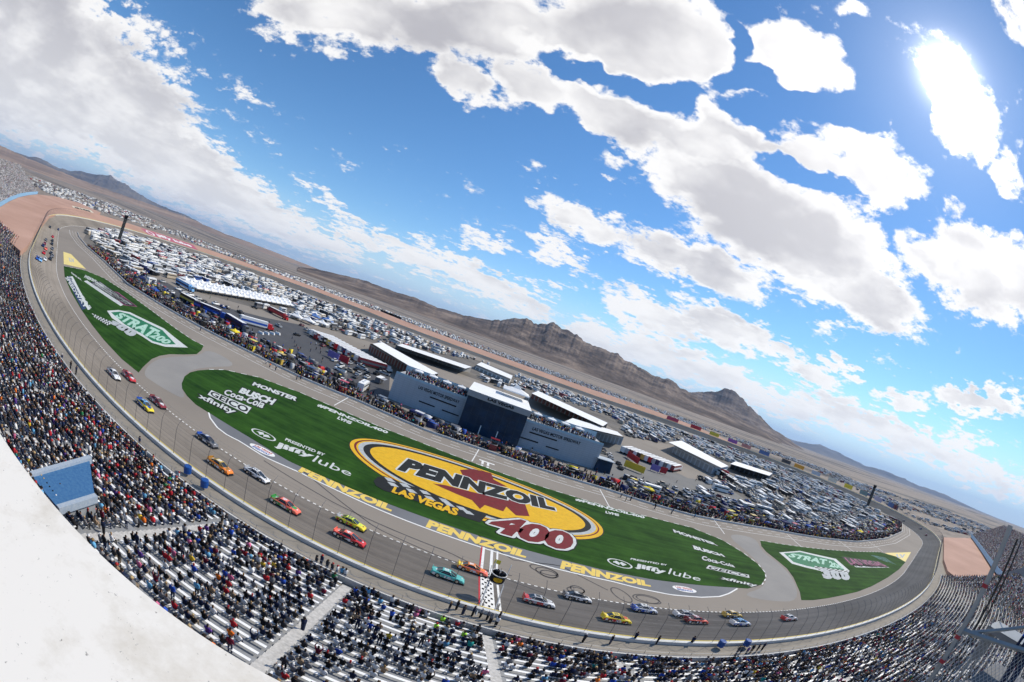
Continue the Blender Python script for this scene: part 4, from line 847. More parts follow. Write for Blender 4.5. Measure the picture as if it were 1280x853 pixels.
for k in range(-5, 6):
    a0, a1 = -math.pi/2+k*.11-.05, -math.pi/2+k*.11+.05; h = .36*math.sqrt(max(.05, 1-(k/6)**2)); mb.quad((1.07*math.cos(a0), 1.07*math.sin(a0), 5.75-h), (1.07*math.cos(a1), 1.07*math.sin(a1), 5.75-h), (1.07*math.cos(a1), 1.07*math.sin(a1), 5.75+h), (1.07*math.cos(a0), 1.07*math.sin(a0), 5.75+h))
mb.build('gold_logo', GOLD, fstd)
mb = MB()
for sx_ in (-1, 1): mb.tube([(sx_*1.0-1.0, -8.5, 2.4), (sx_*1.0, -.9, 5.1)], .10, 6); mb.tube([(sx_*1.0, -.7, 5.1), (sx_*1.0, -.7, 5.2)], .10, 6); mb.tube([(sx_*1.0, -3.8, 1.8), (sx_*1.0, -3.8, 3.9)], .09, 6)
mb.build('support_beam', RAILM, fstd)
mb = MB()
for sx_ in (-1.06, 1.06): mb.tube([(sx_, 0, 6.3), (sx_, 0, 8.2)], .05, 6)
mb.build('mast', WHITE, fstd)
for n_i, (dx, dy_, c, h) in enumerate([(-.3, .1, 'black', 'black cap'), (.35, -.2, 'charcoal', 'dark hair'), (.1, .55, 'grey', 'white cap')]):
    person((fx+dx, fy+dy_, 5.55), n_i*.7-.5, 'stand' if n_i != 2 else 'cheer', PN.index(c), HAIRN.index(h), n_i, 1, ['flagman in black with black cap standing in the round platform', 'official in charcoal with dark hair in the round platform', 'official in grey with raised arms in the round platform'][n_i], 'officials in the flag stand')
mb = MB(); P_ = [(0, 0, 0), (.03, 0, .0), (.03, 0, 1.2), (0, 0, 1.2)]; mb.tube([(0, 0, -.6), (0, 0, .9)], .02, 5)
for k in range(6): mb.quad((k*.14, .03*math.sin(k), .25), ((k+1)*.14, .03*math.sin(k+1), .22), ((k+1)*.14, .03*math.sin(k+1), .85), (k*.14, .03*math.sin(k), .88))
o = mb.build('flag', mat('flag_yellow', (.75, .62, .05), .7, .1, 3)); o.location = (fx-1.2, fy+.3, 7.3); tag(o, 'small yellow flag held up at the flagman platform', 'flag')
# ================================================================== race cars
def lerp(a, b, t): return a+(b-a)*t
def car_meshes():
    xs = [-2.5, -2.46, -2.1, -1.45, -.9, .1, .9, 1.3, 1.75, 2.2, 2.44, 2.5]
    top = [.70, .86, .93, .94, .93, .90, .86, .84, .78, .66, .52, .40]; wid = [.80, .90, .96, .98, .97, .97, .97, .98, .97, .93, .84, .72]; bot = [.30, .22, .18, .16, .15, .15, .15, .15, .14, .12, .10, .14]
    mb = MB(); n = 10
    for x, t, w, b in zip(xs, top, wid, bot):
        mb.v += [(x, -w*.96, b), (x, -w, b+.18), (x, -w, t-.16), (x, -w*.93, t-.04), (x, -w*.5, t+.02), (x, w*.5, t+.02), (x, w*.93, t-.04), (x, w, t-.16), (x, w, b+.18), (x, w*.96, b)]
    for i in range(len(xs)-1):
        for k in range(n-1):
            mb.f.append([i*n+k, (i+1)*n+k, (i+1)*n+k+1, i*n+k+1]); xm = (xs[i]+xs[i+1])/2
            mb.m.append((2 if xm < -1.4 else 0) if k in (3, 4, 5) else ((1 if k in (1, 7) and xm < .4 else 0) if k not in (0, 8) else 3))
    mb.f.append(list(range(n))); mb.m.append(2); mb.f.append([(len(xs)-1)*n+k for k in range(n)][::-1]); mb.m.append(3)
    cabin = MB(); 
    base = [(-1.75, .70), (1.0, .74)]; 
    low = [(-1.85, -.72), (-1.2, -.86), (.55, -.86), (1.15, -.70), (1.15, .70), (.55, .86), (-1.2, .86), (-1.85, .72)]; hi = [(-1.0, -.52), (-.85, -.60), (.10, -.60), (.22, -.52), (.22, .52), (.10, .60), (-.85, .60), (-1.0, .52)]
    glass = MB(); o = len(glass.v); glass.v += [(p[0], p[1], .90) for p in low]+[(p[0], p[1], 1.29) for p in hi]
    for k in range(8): glass.f.append([k, (k+1) % 8, 8+(k+1) % 8, 8+k]); glass.m.append(0)
    roof = MB(); roof.v += [(p[0], p[1], 1.285) for p in hi]+[(p[0]*.9-.02, p[1]*.9, 1.33) for p in hi]
    for k in range(8): roof.f.append([k, (k+1) % 8, 8+(k+1) % 8, 8+k]); roof.m.append(0)
    roof.f.append([8+k for k in range(8)]); roof.m.append(0)
    for k in (0, 2, 4, 6):   # pillars
        for s in (0, 1):
            a, b = low[(k+s) % 8], hi[(k+s) % 8]; roof.tube([(a[0], a[1]*1.01, .91), (b[0], b[1]*1.01, 1.29)], .05, 4)
    wheel = MB(); wheel.tube([(0, -.15, 0), (0, -.12, 0), (0, .12, 0), (0, .15, 0)], [.30, .355, .355, .30], 18)
    rim = MB(); rim.tube([(0, -.165, 0), (0, .165, 0)], .19, 12)
    spoiler = MB(); spoiler.box((-2.42, 0, 1.02), (.05, 1.62, .22)); 
    for s in (-.7, .7): spoiler.box((-2.38, s, .95), (.18, .04, .16))
    split = MB(); split.box((2.42, 0, .10), (.34, 1.84, .05))
    def fx(mb, nm, ms):
        me = mb.mesh(nm, ms); bm = bmesh.new(); bm.from_mesh(me); bmesh.ops.recalc_face_normals(bm, faces=bm.faces); bm.to_mesh(me); bm.free(); return me
    return mb, glass, roof, wheel, rim, spoiler, split, fx
_b, _g, _r, _w, _rim, _sp, _spl, _fx = car_meshes()
GLASS = mat('race_car_glass', (.02, .022, .025), .15, 0, spec=.6); TYRE = mat('tyre_rubber', (.018, .018, .018), .85, .1, 3); RIMM = mat('wheel_rim', (.5, .48, .42), .35, 0, metal=.6)
glass_me, wheel_me, rim_me = _fx(_g, 'window_glass', [GLASS]), _fx(_w, 'tyre', [TYRE]), _fx(_rim, 'rim', [RIMM])
def paint(nm, c): return mat('car_paint_'+nm, c, .28, .04, 2, spec=.5)
CP = {'white': (.72, .72, .72), 'black': (.02, .02, .022), 'red': (.55, .02, .025), 'blue': (.02, .09, .42), 'yellow': (.80, .62, .03), 'lime': (.62, .75, .06), 'orange': (.80, .22, .02), 'brown': (.42, .20, .02), 'silver': (.42, .43, .45), 'grey': (.14, .14, .15), 'maroon': (.22, .02, .03), 'teal': (.10, .45, .42), 'green': (.05, .30, .06), 'coral': (.85, .16, .10), 'pink': (.75, .12, .22), 'gold': (.62, .42, .08), 'navy': (.01, .02, .10), 'sky': (.2, .45, .75)}
def race_car(px, py, cols, num, label, yaw_off=0.0, scale=1.0, side_off=0.0):
    x, y, z = GT(px, py, .5); _, i, off = track_z(x, y); t2 = _t[i]*(1 if _t[i][0]*(1 if OUT[i, 1] < -256 else -1) > 0 else -1)
    if OUT[i, 1] > -500 and OUT[i, 0] > 250: t2 = _t[i]*(1 if _t[i][1] > 0 else -1)
    if OUT[i, 1] > -500 and OUT[i, 0] < -250: t2 = _t[i]*(1 if _t[i][1] < 0 else -1)
    z = track_z(x, y)[0]; slope = HB[i]/TW if off < TW else 0
    f = Vector((t2[0], t2[1], 0)).normalized(); out = Vector((NRM[i][0], NRM[i][1], slope)).normalized(); up_v = f.cross(out); up_v = up_v if up_v.z > 0 else -up_v; left = up_v.cross(f).normalized()
    M = Matrix.Identity(4)
    for r_ in range(3): M[r_][0] = f[r_]; M[r_][1] = left[r_]; M[r_][2] = up_v[r_]
    root = empty('race_car', (x, y, z+.01), 0, label, 'race car', 'stock cars racing on the track'); root.rotation_euler = (M @ Matrix.Rotation(yaw_off, 4, 'Z')).to_euler()
    c1, c2, c3 = [paint(c, CP[c]) for c in cols[:3]]; c4 = paint(cols[3], CP[cols[3]]) if len(cols) > 3 else c1
    body = link('body', _fx(_b, 'body', [c1, c2, c3, paint('black', CP['black'])]), root); link('window_glass', glass_me, root); link('roof', _fx(_r, 'roof', [c4]), root)
    link('spoiler', _fx(_sp, 'spoiler', [c3]), root); link('splitter', _fx(_spl, 'splitter', [paint('black', CP['black'])]), root)
    for wx in (-1.45, 1.42):
        for wy in (-.86, .86): w = link('wheel', wheel_me, root, (wx, wy, .355)); link('rim', rim_me, w)
    nc = paint('white', CP['white']) if cols[-1] not in ('white', 'silver', 'yellow', 'lime', 'sky') else paint('black', CP['black'])
    nc2 = paint('white', CP['white']) if cols[1] not in ('white', 'silver', 'yellow', 'lime') else paint('red', CP['red']); NM = [nc, nc2, c2, c3]
    mb = MB(); text_on(mb, str(num), [(-.75, -.42), (-.75, .42), (-.05, .42), (-.05, -.42)], 1.338, 0, .05); mb.build('roof_number', NM, root, fix=False)
    zr = lambda x0: float(np.interp(x0, [-2.46, -1.45, .9, 1.3, 1.75, 2.2], [.9, .97, .89, .87, .81, .69]))+.012
    mb = MB(); mb.quad((1.15, -.5, zr(1.15)), (1.85, -.45, zr(1.85)), (1.85, .45, zr(1.85)), (1.15, .5, zr(1.15)), 2)
    for q_ in range(5): x0 = [1.0, 1.45, 1.95, -1.9, -2.2][q_]; y0_ = [-.55, .2, -.2, -.3, .25][q_]; mb.quad((x0, y0_, zr(x0)+.006), (x0+.18, y0_, zr(x0+.18)+.006), (x0+.18, y0_+.4, zr(x0+.18)+.006), (x0, y0_+.4, zr(x0)+.006), (q_+1) % 3)
    if px > 120 and px < 1050: mb.build('sponsor_print', NM, root, fix=False)
    for s in (-1, 1):
        mb = MB(); text_on(mb, str(num), [(-.5*-s, s*.995, .70), (.5*-s, s*.995, .70), (.5*-s, s*.995, .32), (-.5*-s, s*.995, .32)], 0, 1, .05); mb.build('door_number', NM, root, fix=False)
        mb = MB(); mb.quad((.75, s*.99, .30), (1.05, s*.99, .30), (1.05, s*.99, .62), (.75, s*.99, .62), 2); mb.quad((-2.25, s*.975, .35), (-1.85, s*.985, .35), (-1.85, s*.985, .7), (-2.25, s*.975, .7), 1)
        for q_ in range(9): x0 = [-1.75, -1.2, -.85, .55, 1.15, 1.35, -2.1, .2, 1.9][q_]; zb = .34+.13*((q_*7) % 3); mb.quad((x0, s*.992, zb), (x0+.26, s*.992, zb), (x0+.26, s*.992, zb+.09), (x0, s*.992, zb+.09), q_ % 3)
        if px > 120 and px < 1050: mb.build('sponsor_print', NM, root, fix=False)
    return root
CARS = [(142, 468, ('white', 'white', 'grey'), 22, 'white stock car with grey tail, farthest left of the front stretch pack'), (161, 471, ('red', 'white', 'maroon'), 42, 'red and white stock car beside the white leading-left car'),
 (181, 507, ('yellow', 'blue', 'blue', 'sky'), 47, 'blue stock car with yellow nose beside a maroon car'), (197, 503, ('maroon', 'white', 'maroon', 'maroon'), 21, 'maroon and white stock car beside the blue and yellow car'),
 (259, 551, ('grey', 'black', 'blue', 'navy'), 88, 'dark grey stock car with bright blue tail running alone'), (275, 583, ('orange', 'brown', 'brown', 'gold'), 18, 'orange and brown stock car just above the blue barrels'), (321, 594, ('white', 'black', 'silver', 'white'), 2, 'white stock car with black sides ahead of the orange brown car'),
 (357, 632, ('coral', 'green', 'green', 'coral'), 43, 'coral nosed stock car with green tail'), (439, 654, ('yellow', 'lime', 'silver', 'lime'), 12, 'lime yellow stock car with silver tail, side by side with a red one'), (437, 673, ('red', 'black', 'coral', 'coral'), 4, 'red stock car with black lower sides below the lime car'),
 (560, 720, ('teal', 'teal', 'teal', 'teal', 'black'), 15, 'teal stock car about to cross the finish line'), (591, 712, ('coral', 'orange', 'yellow', 'orange'), 78, 'orange and yellow stock car on the finish line'), (674, 752, ('white', 'silver', 'red', 'silver'), 1, 'silver white stock car with red tail past the flag stand'),
 (722, 747, ('white', 'black', 'grey', 'black'), 14, 'black and white stock car near the burnout rings'), (771, 774, ('yellow', 'red', 'yellow', 'yellow'), 22, 'bright yellow stock car with red marks nearest the wall'), (806, 762, ('white', 'blue', 'blue', 'white'), 24, 'white stock car with blue tail beyond the yellow car'),
 (857, 769, ('white', 'grey', 'white', 'silver'), 41, 'silver white stock car just above a maroon red one'), (871, 776, ('coral', 'black', 'maroon', 'maroon'), 11, 'maroon stock car with coral nose nearest the wall'), (916, 769, ('gold', 'black', 'gold', 'gold'), 31, 'gold and black stock car above a blue white one'),
 (926, 779, ('white', 'blue', 'white', 'sky'), 9, 'blue and white stock car below the gold one'), (987, 773, ('white', 'red', 'red', 'white'), 6, 'white stock car with red tail, farthest right on the front stretch')]
for c in CARS: race_car(*c)
far = [(62.6, 284), (73, 287), (66, 296), (65.5, 301), (57.7, 300), (56, 304.5), (54, 307), (65, 305), (65.5, 311), (57.4, 311), (55, 316), (64, 316.5), (65.4, 320), (63, 323.5), (56.3, 324), (47, 323), (50.6, 325)]
fc = [('black', 'grey', 'black'), ('navy', 'white', 'black'), ('red', 'black', 'maroon'), ('black', 'red', 'black'), ('grey', 'black', 'grey'), ('maroon', 'white', 'black'), ('navy', 'grey', 'navy'), ('black', 'gold', 'black'), ('grey', 'black', 'maroon'), ('coral', 'black', 'black'), ('red', 'black', 'grey'), ('black', 'maroon', 'black'), ('grey', 'navy', 'grey'), ('black', 'white', 'grey'), ('white', 'white', 'black'), ('blue', 'white', 'blue'), ('sky', 'blue', 'blue')]
fl = ['first', 'second', 'third', 'fourth', 'fifth', 'sixth', 'seventh', 'eighth', 'ninth', 'tenth', 'eleventh', 'twelfth', 'thirteenth', 'fourteenth', 'fifteenth', 'sixteenth', 'seventeenth']
for k, (p, c) in enumerate(zip(far, fc)): race_car(p[0], p[1], c, k+31, '%s and %s stock car in the left turn, %s from the top' % (c[0], c[1], fl[k]))
for k, (p, c) in enumerate(zip([(1119, 644), (1130, 651), (1151, 661), (1158, 669)], [('black', 'grey', 'black'), ('grey', 'white', 'grey'), ('navy', 'white', 'navy'), ('maroon', 'black', 'maroon')])): race_car(p[0], p[1], c, k+71, '%s stock car in the far right turn, %s from the back straight' % (c[0], fl[k]))
# ================================================================== infield buildings
WROOF = mat('white_roof', (.78, .78, .77), .7, .06, .2); BLUEG = mat('blue_grey_panel', (.40, .44, .48), .55, .06, .15); DGLASS = mat('deep_blue_glass', (.006, .03, .065), .35, .4, .25, spec=.25); DARKW = mat('dark_window', (.012, .013, .016), .3, 0); PANEL_L = mat('panel_joint', (.24, .27, .30), .6, 0)
mc = empty('media_center', (0, -479, 0), 0, 'long blue grey media building with dark glass centre facing pit road', 'building')
def loc(mb, nm, m, parent, off, **k): o = mb.build(nm, m, parent, **k); o.data.transform(Matrix.Translation(-Vector(off))); return o
mo = (0, -479, 0)
for s_, (xa, xb, ya, yb) in enumerate([(-36.5, -7.5, -480.8, -480.2), (14.5, 47.5, -480.4, -476.5)]):
    mb = MB(); mb.prism([(xa, ya), (xb, yb), (xb-1, yb+17), (xa+1, ya+17)], 0, 10.2, 0, 1); wall = loc(mb, 'wing_wall', [BLUEG, mat('roof_deck', (.42, .42, .42), .8, .1, .3)], mc, mo)
    W_ = lambda x, z, e=.06: (x, ya+(yb-ya)*(x-xa)/(xb-xa)-e, z)
    mb = MB()
    for z in np.arange(.8, 10, .8): mb.quad(W_(xa, z), W_(xb, z), W_(xb, z+.05), W_(xa, z+.05))
    for u in np.linspace(xa+1.5, xb-1.5, 12): mb.quad(W_(u, .1, .05), W_(u+.05, .1, .05), W_(u+.05, 10, .05), W_(u, 10, .05))
    loc(mb, 'panel_joint', PANEL_L, mc, mo, fix=False)
    L_ = xb-xa
    for a, b, z, h in ((.52, .88, 6.0, .55), (.40, .62, 3.1, .5), (.72, .95, 3.0, .5)) if s_ == 0 else ((.10, .44, 6.3, .55), (.02, .24, 3.4, .5), (.34, .50, 3.0, .5)):
        mb = MB(); mb.quad(W_(xa+a*L_, z, .09), W_(xa+b*L_, z, .09), W_(xa+b*L_, z+h, .09), W_(xa+a*L_, z+h, .09)); loc(mb, 'window', DARKW, mc, mo, fix=False)
    mb = MB(); a, b = (.34, .90) if s_ == 0 else (.12, .72)
    text_on(mb, 'LAS VEGAS MOTOR SPEEDWAY', [W_(xa+a*L_, 8.9, .12), W_(xa+b*L_, 8.9, .12), W_(xa+b*L_, 7.6, .12), W_(xa+a*L_, 7.6, .12)], 0, 0, .02); loc(mb, 'lettering', BLACKP, mc, mo, fix=False)
    mb = MB(); mb.strip([(xa, ya+.1, 10.2), (xb, yb+.1, 10.2)], [(xa, ya+.1, 11.0), (xb, yb+.1, 11.0)]); mb.strip([(xa, ya+16.5, 10.2), (xb, yb+16.5, 10.2)], [(xa, ya+16.5, 12.4), (xb, yb+16.5, 12.4)]); loc(mb, 'roof_rail', mat('pale_glass_rail', (.35, .50, .58), .3, .1), mc, mo, fix=False)
mb = MB(); mb.prism([(-8, -484), (14.8, -484), (14.8, -458), (-8, -458)], 0, 12.6); loc(mb, 'glass_block', DGLASS, mc, mo)
mb = MB(); mb.prism([(-8.6, -484.8), (15.4, -484.8), (15.4, -457), (-8.6, -457)], 12.6, 14.8, 0, 1); fasc = loc(mb, 'roof', [mat('roof_fascia_grey', (.30, .31, .32), .6, .1), WROOF], mc, mo)
mb = MB(); text_on(mb, 'LAS VEGAS', [(-1, -484.9, 14.3), (9, -484.9, 14.3), (9, -484.9, 13.2), (-1, -484.9, 13.2)], 0, 0, .05); loc(mb, 'lettering', BLACKP, fasc, mo, fix=False)
mb = MB()
for x in np.arange(-8, 14.9, 2.85): mb.box((x, -484.06, 6.3), (.12, .12, 12.5))
for z in (3.2, 6.4, 9.5): mb.box((3.4, -484.05, z), (22.8, .1, .10))
loc(mb, 'window_frame', mat('frame_dark', (.03, .06, .09), .4, 0), mc, mo)
mb = MB()
for x in (0, 6.5): mb.box((x, -484.3, 1.8), (.35, .3, 3.6))
loc(mb, 'door_column', WROOF, mc, mo)
mb = MB(); mb.box((50.5, -474.8, 2.4), (7, 5.5, 4.8), .1, 0, .9); mb.box((50.5, -474.8, 5.0), (7.6, 6, .25), .1, 1); loc(mb, 'entrance_block', [DGLASS, BLUEG], mc, mo)
def peaked_tent(w, d, h, name='party_tent', m=WROOF):
    mb = MB(); a = [(-w/2, -d/2, h), (w/2, -d/2, h), (w/2, d/2, h), (-w/2, d/2, h), (0, 0, h+w*.26)]
    mb.add([(-w*.16, -d*.16, h+w*.11), (w*.16, -d*.16, h+w*.11), (w*.16, d*.16, h+w*.11), (-w*.16, d*.16, h+w*.11)]+a, [(4, 5, 1, 0), (5, 6, 2, 1), (6, 7, 3, 2), (7, 4, 0, 3), (0, 1, 8), (1, 2, 8), (2, 3, 8), (3, 0, 8)])
    val = MB(); c = a[:4]; val.strip(c, [(p[0], p[1], p[2]-.45) for p in c], 0, True); leg = MB()
    for p in c: leg.tube([(p[0]*.98, p[1]*.98, 0), (p[0]*.98, p[1]*.98, h)], .06, 4)
    return mb.mesh('canopy', [m]), val.mesh('valance', [m]), leg.mesh('pole', [RAILM])
def place_tent(ms, p, z, rz, label, group, name='party_tent', cat='tent'):
    r_ = empty(name, (p[0], p[1], z), rz, label, cat, group); link('canopy', ms[0], r_); link('valance', ms[1], r_); link('pole', ms[2], r_); return r_
T7, T4 = peaked_tent(7.5, 7.5, 2.6), peaked_tent(3.4, 3.4, 2.3)
for k, (x, y) in enumerate([(-30, -470), (-24, -469), (-18, -470.5), (-12, -469), (20, -468), (26, -469), (32, -467.5), (38, -468.5)]):
    place_tent(T4, (x, y), 10.25, .1, 'small white roof tent, %s from the left on the media building roof' % ORD[k], 'tents on the media building roof', 'roof_tent')
place_tent(peaked_tent(11, 9, 2.8), (9, -463), 14.85, 0, 'large white peaked tent on top of the glass block', None, 'roof_tent')
# garages: front base line, roof ridge line, back eave line in the photo
def garage(fb, rg, bk, h, label, wall, froof, broof, door=None, dcol=None, nd_=12, wh=4.2):
    F = [np.array(p) for p in GL(fb, 0)]; Rg = [np.array(p) for p in GL(rg, h)]; B = [np.array(p) for p in GL(bk, h*.8)]
    c = np.mean(F+B, 0); root = empty('garage_building', (c[0], c[1], 0), 0, label, 'building'); O = (c[0], c[1], 0)
    wh = min(wh, h*.75); ev = [F[0]+(Rg[0]-F[0])*.05, F[1]+(Rg[1]-F[1])*.05]
    mb = MB(); mb.quad((*F[0], 0), (*F[1], 0), (*F[1], wh), (*F[0], wh)); mb.quad((*B[0], 0), (*B[1], 0), (*B[1], h*.8), (*B[0], h*.8))
    for k in (0, 1): mb.add([(*F[k], 0), (*F[k], wh), (*Rg[k], h-.05), (*B[k], h*.8), (*B[k], 0)], [(0, 1, 2, 3, 4)])
    loc(mb, 'wall', wall, root, O, fix=False)
    d = (Rg[0]-F[0])*.06; mb = MB(); mb.quad((*(F[0]-d), wh), (*(F[1]-d), wh), (*Rg[1], h), (*Rg[0], h), 0); mb.quad((*Rg[0], h), (*Rg[1], h), (*B[1], h*.8), (*B[0], h*.8), 1); loc(mb, 'roof', [froof, broof], root, O, fix=False)
    n2 = np.array([F[1][1]-F[0][1], F[0][0]-F[1][0]]); n2 = n2/np.linalg.norm(n2); 
    if np.dot(n2, np.array([CAM[0], CAM[1]])-F[0]) < 0: n2 = -n2
    for i in range(nd_):
        a = F[0]+(F[1]-F[0])*((i+.15)/nd_)+n2*.06; b = F[0]+(F[1]-F[0])*((i+.85)/nd_)+n2*.06; mb = MB(); mb.quad((*a, .05), (*b, .05), (*b, wh*.82), (*a, wh*.82)); loc(mb, 'garage_door', dcol or DARKW, root, O, fix=False)
    return root
RB = mat('brick_red_door', (.20, .07, .05), .6, .3, .3); GRM = mat('grey_standing_seam', (.27, .27, .27), .6, .2, .3, stretch=(1, 1, 1)); TANW = mat('tan_wall', (.34, .32, .29), .8, .1, .2)
garage([(460, 439), (507, 466)], [(466, 430), (533, 470)], [(478, 428), (548, 467)], 8, 'garage block with brick red doors, grey front slope and white rear roof', GRM, GRM, WROOF, 1, RB, 14, 4.5)
garage([(494, 435.5), (579, 464.5)], [(497, 432), (582, 461)], [(503, 430), (590, 459)], 6, 'second long garage with a bright white roof behind the red door garage', TANW, GRM, WROOF, 1, mat('slate_door', (.26, .27, .28), .5, .3), 16, 3.2)
garage([(594, 462), (636, 480)], [(596, 456), (639, 474)], [(602, 453), (641, 470)], 5, 'short white roofed shed behind the media building', WROOF, WROOF, WROOF, 1, mat('slate_door', (.10, .12, .14), .5, .1), 8, 3)
garage([(663, 498), (732, 530)], [(665, 492), (754, 533)], [(673, 489), (760, 529)], 8, 'garage with ribbed grey front roof right of the glass block', GRM, GRM, WROOF, 1, RB, 14, 4.5)
garage([(707, 541), (776, 557)], [(704, 528), (779, 546)], [(716, 523), (772, 540)], 8, 'open bay garage with white roof right of the media building', BLUEG, WROOF, WROOF, 1, mat('slate_door', (.10, .12, .14), .5, .1), 14, 5)
garage([(840, 566), (889, 593)], [(836, 553), (902, 585)], [(852, 551), (911, 583)], 7, 'long blue grey transporter hall with white roof', BLUEG, WROOF, WROOF, 1, mat('slate_door', (.06, .08, .10), .5, .1), 10, 5.2)
garage([(912, 586), (958, 601)], [(913, 580), (962, 595)], [(920, 577), (966, 592)], 6, 'low dark blue shed with white roof at the right end of the yard', mat('dark_blue_wall', (.05, .075, .11), .6, .1), WROOF, WROOF, 1, DARKW, 8, 4)
BUILD_EX = [[(455, 425), (600, 452), (600, 472), (530, 478), (458, 446)], [(590, 450), (645, 468), (642, 484), (590, 468)], [(655, 485), (765, 522), (785, 545), (775, 560), (700, 545), (655, 505)], [(832, 546), (913, 580), (970, 592), (965, 604), (905, 596), (838, 568)], [(214, 344), (362, 376), (372, 392), (240, 372)]]
BUILD_EX = [GL(p) for p in BUILD_EX]+[[(-45, -500), (62, -500), (62, -440), (-45, -440)]]+[GL([(205, 368), (250, 378), (365, 405), (395, 424), (425, 470), (380, 474), (300, 428), (235, 400)]), GL([(745, 556), (780, 552), (862, 598), (880, 604), (868, 616), (800, 600)])]
def inside(x, y, P):
    c = False; j = len(P)-1
    for i in range(len(P)):
        if (P[i][1] > y) != (P[j][1] > y) and x < (P[j][0]-P[i][0])*(y-P[i][1])/(P[j][1]-P[i][1])+P[i][0]: c = not c
        j = i
    return c
# rows of white peaked tents
q = [np.array(p) for p in GL([(222, 350), (360, 378), (364, 386), (243, 366)])]
k = 0
for r_ in range(3):
    for c in range(17):
        u, v = (c+.5)/17, (r_+.5)/3; p = (q[0]*(1-u)+q[1]*u)*(1-v)+(q[3]*(1-u)+q[2]*u)*v; k += 1
        place_tent(T7, p, 0, .1, 'white peaked tent beside the dark yard, %s row, number %s from the left' % (['back', 'middle', 'front'][r_], word(c+1)), 'white hospitality tents')
for k, (a, b, m_) in enumerate([(370, 400, WROOF), (384, 405, WROOF), (401, 408, WROOF), (392, 399, None), (408, 404, None)]):
    ms = peaked_tent(10, 7, 2.6, m=m_ or mat('blue_tent', (.10, .2, .45), .7, .1)); place_tent(ms, G(a, b), 0, .1, ['flat white canopy nearest the red hauler', 'white canopy left of centre behind the yard', 'right hand white canopy behind the yard', 'blue canopy behind the white ones', 'second blue canopy at the right'][k], 'yard canopies')
# ---- haulers
def hauler_meshes():
    t = MB(); t.box((-1.5, 0, 2.35), (15.5, 2.6, 2.9), 0, 0, 1, 0, 1); st = MB(); st.quad((-9.0, -1.32, 1.6), (6.0, -1.32, 1.6), (6.0, -1.32, 2.6), (-9.0, -1.32, 2.6)); st.quad((-9.0, 1.32, 1.6), (6.0, 1.32, 1.6), (6.0, 1.32, 2.6), (-9.0, 1.32, 2.6))
    c = MB(); c.box((7.9, 0, 1.9), (2.3, 2.4, 2.5), 0, 0, .94); c.box((9.5, 0, 1.3), (1.5, 2.1, 1.3), 0, 0, .95); g = MB(); g.quad((9.08, -1.0, 2.0), (9.08, 1.0, 2.0), (9.02, .95, 2.9), (9.02, -.95, 2.9))
    w = MB()
    for x in (-8, -6.8, 6.9, 9.6):
        for s in (-1, 1): w.tube([(x, s*.75, .5), (x, s*1.25, .5)], .5, 10)
    return t, st, c, g, w
def hauler(p, rz, c1, c2, c3, label, group='race team haulers'):
    t, st, c, g, w = hauler_meshes(); r_ = empty('team_hauler', (p[0], p[1], 0), rz, label, 'truck', group); m = lambda n: paint(n, CP[n])
    link('trailer', _fx(t, 'trailer', [m(c1), WROOF]), r_); link('side_stripe', st.mesh('side_stripe', [m(c2)]), r_); cb = link('cab', _fx(c, 'cab', [m(c3)]), r_); link('windshield', _fx(g, 'windshield', [GLASS]), cb); link('wheels', _fx(w, 'wheels', [TYRE]), r_).name = 'wheel_set'
    return r_
def heading(a, b): A, B = G(*a), G(*b); return math.atan2(B[1]-A[1], B[0]-A[0])
def mid(a, b): A, B = G(*a), G(*b); return ((A[0]+B[0])/2, (A[1]+B[1])/2)
for a, b, c, lab in [((229, 377), (250, 388), ('black', 'gold', 'black'), 'black team hauler with gold side lettering left of the blue cab'), ((250, 388), (272, 397), ('navy', 'blue', 'blue'), 'navy hauler with bright blue cab at the front of the dark yard'), ((283, 402), (307, 417), ('navy', 'black', 'grey'), 'dark blue hauler with white roof behind pit row'),
                     ((306, 405), (332, 412), ('white', 'blue', 'red'), 'white and blue hauler with red cab in the yard'), ((334, 389), (360, 402), ('maroon', 'red', 'red'), 'red hauler parked along the white tents'), ((217, 353), (244, 368), ('sky', 'navy', 'sky'), 'pale blue hauler at the left end of the white tents'),
                     ((862, 575), (880, 585), ('navy', 'blue', 'blue'), 'navy hauler in front of the blue grey hall'), ((890, 590), (906, 594), ('red', 'red', 'red'), 'red hauler at the right end of the blue grey hall'), ((168, 334), (180, 340), ('navy', 'navy', 'navy'), 'short navy transporter at the left end of pit row'), ((806, 544), (826, 558), ('navy', 'black', 'navy'), 'dark navy hauler behind the right yard')]:
    hauler(mid(a, b), heading(a, b), *c, lab)
cols_ = ['white', 'silver', 'maroon', 'white', 'black', 'gold', 'white', 'red', 'silver', 'navy', 'white', 'grey', 'white', 'maroon']
for side, (a, b, n) in enumerate([((402, 424), (470, 462), 14), ((782, 566), (846, 590), 14)]):
    A, B = np.array(G(*a)), np.array(G(*b)); hd = math.atan2(B[1]-A[1], B[0]-A[0])+1.25
    for k in range(n):
        p = A+(B-A)*(k+.5)/n; hauler(p, hd, cols_[k], cols_[(k*3+side) % 14], cols_[(k*5+1) % 14], '%s trailer, %s, parked side by side in the %s hauler row' % (cols_[k], 'number %s from the left' % word(k+1), ['left', 'right'][side]), ['haulers side by side in the left row', 'haulers side by side in the right row'][side])
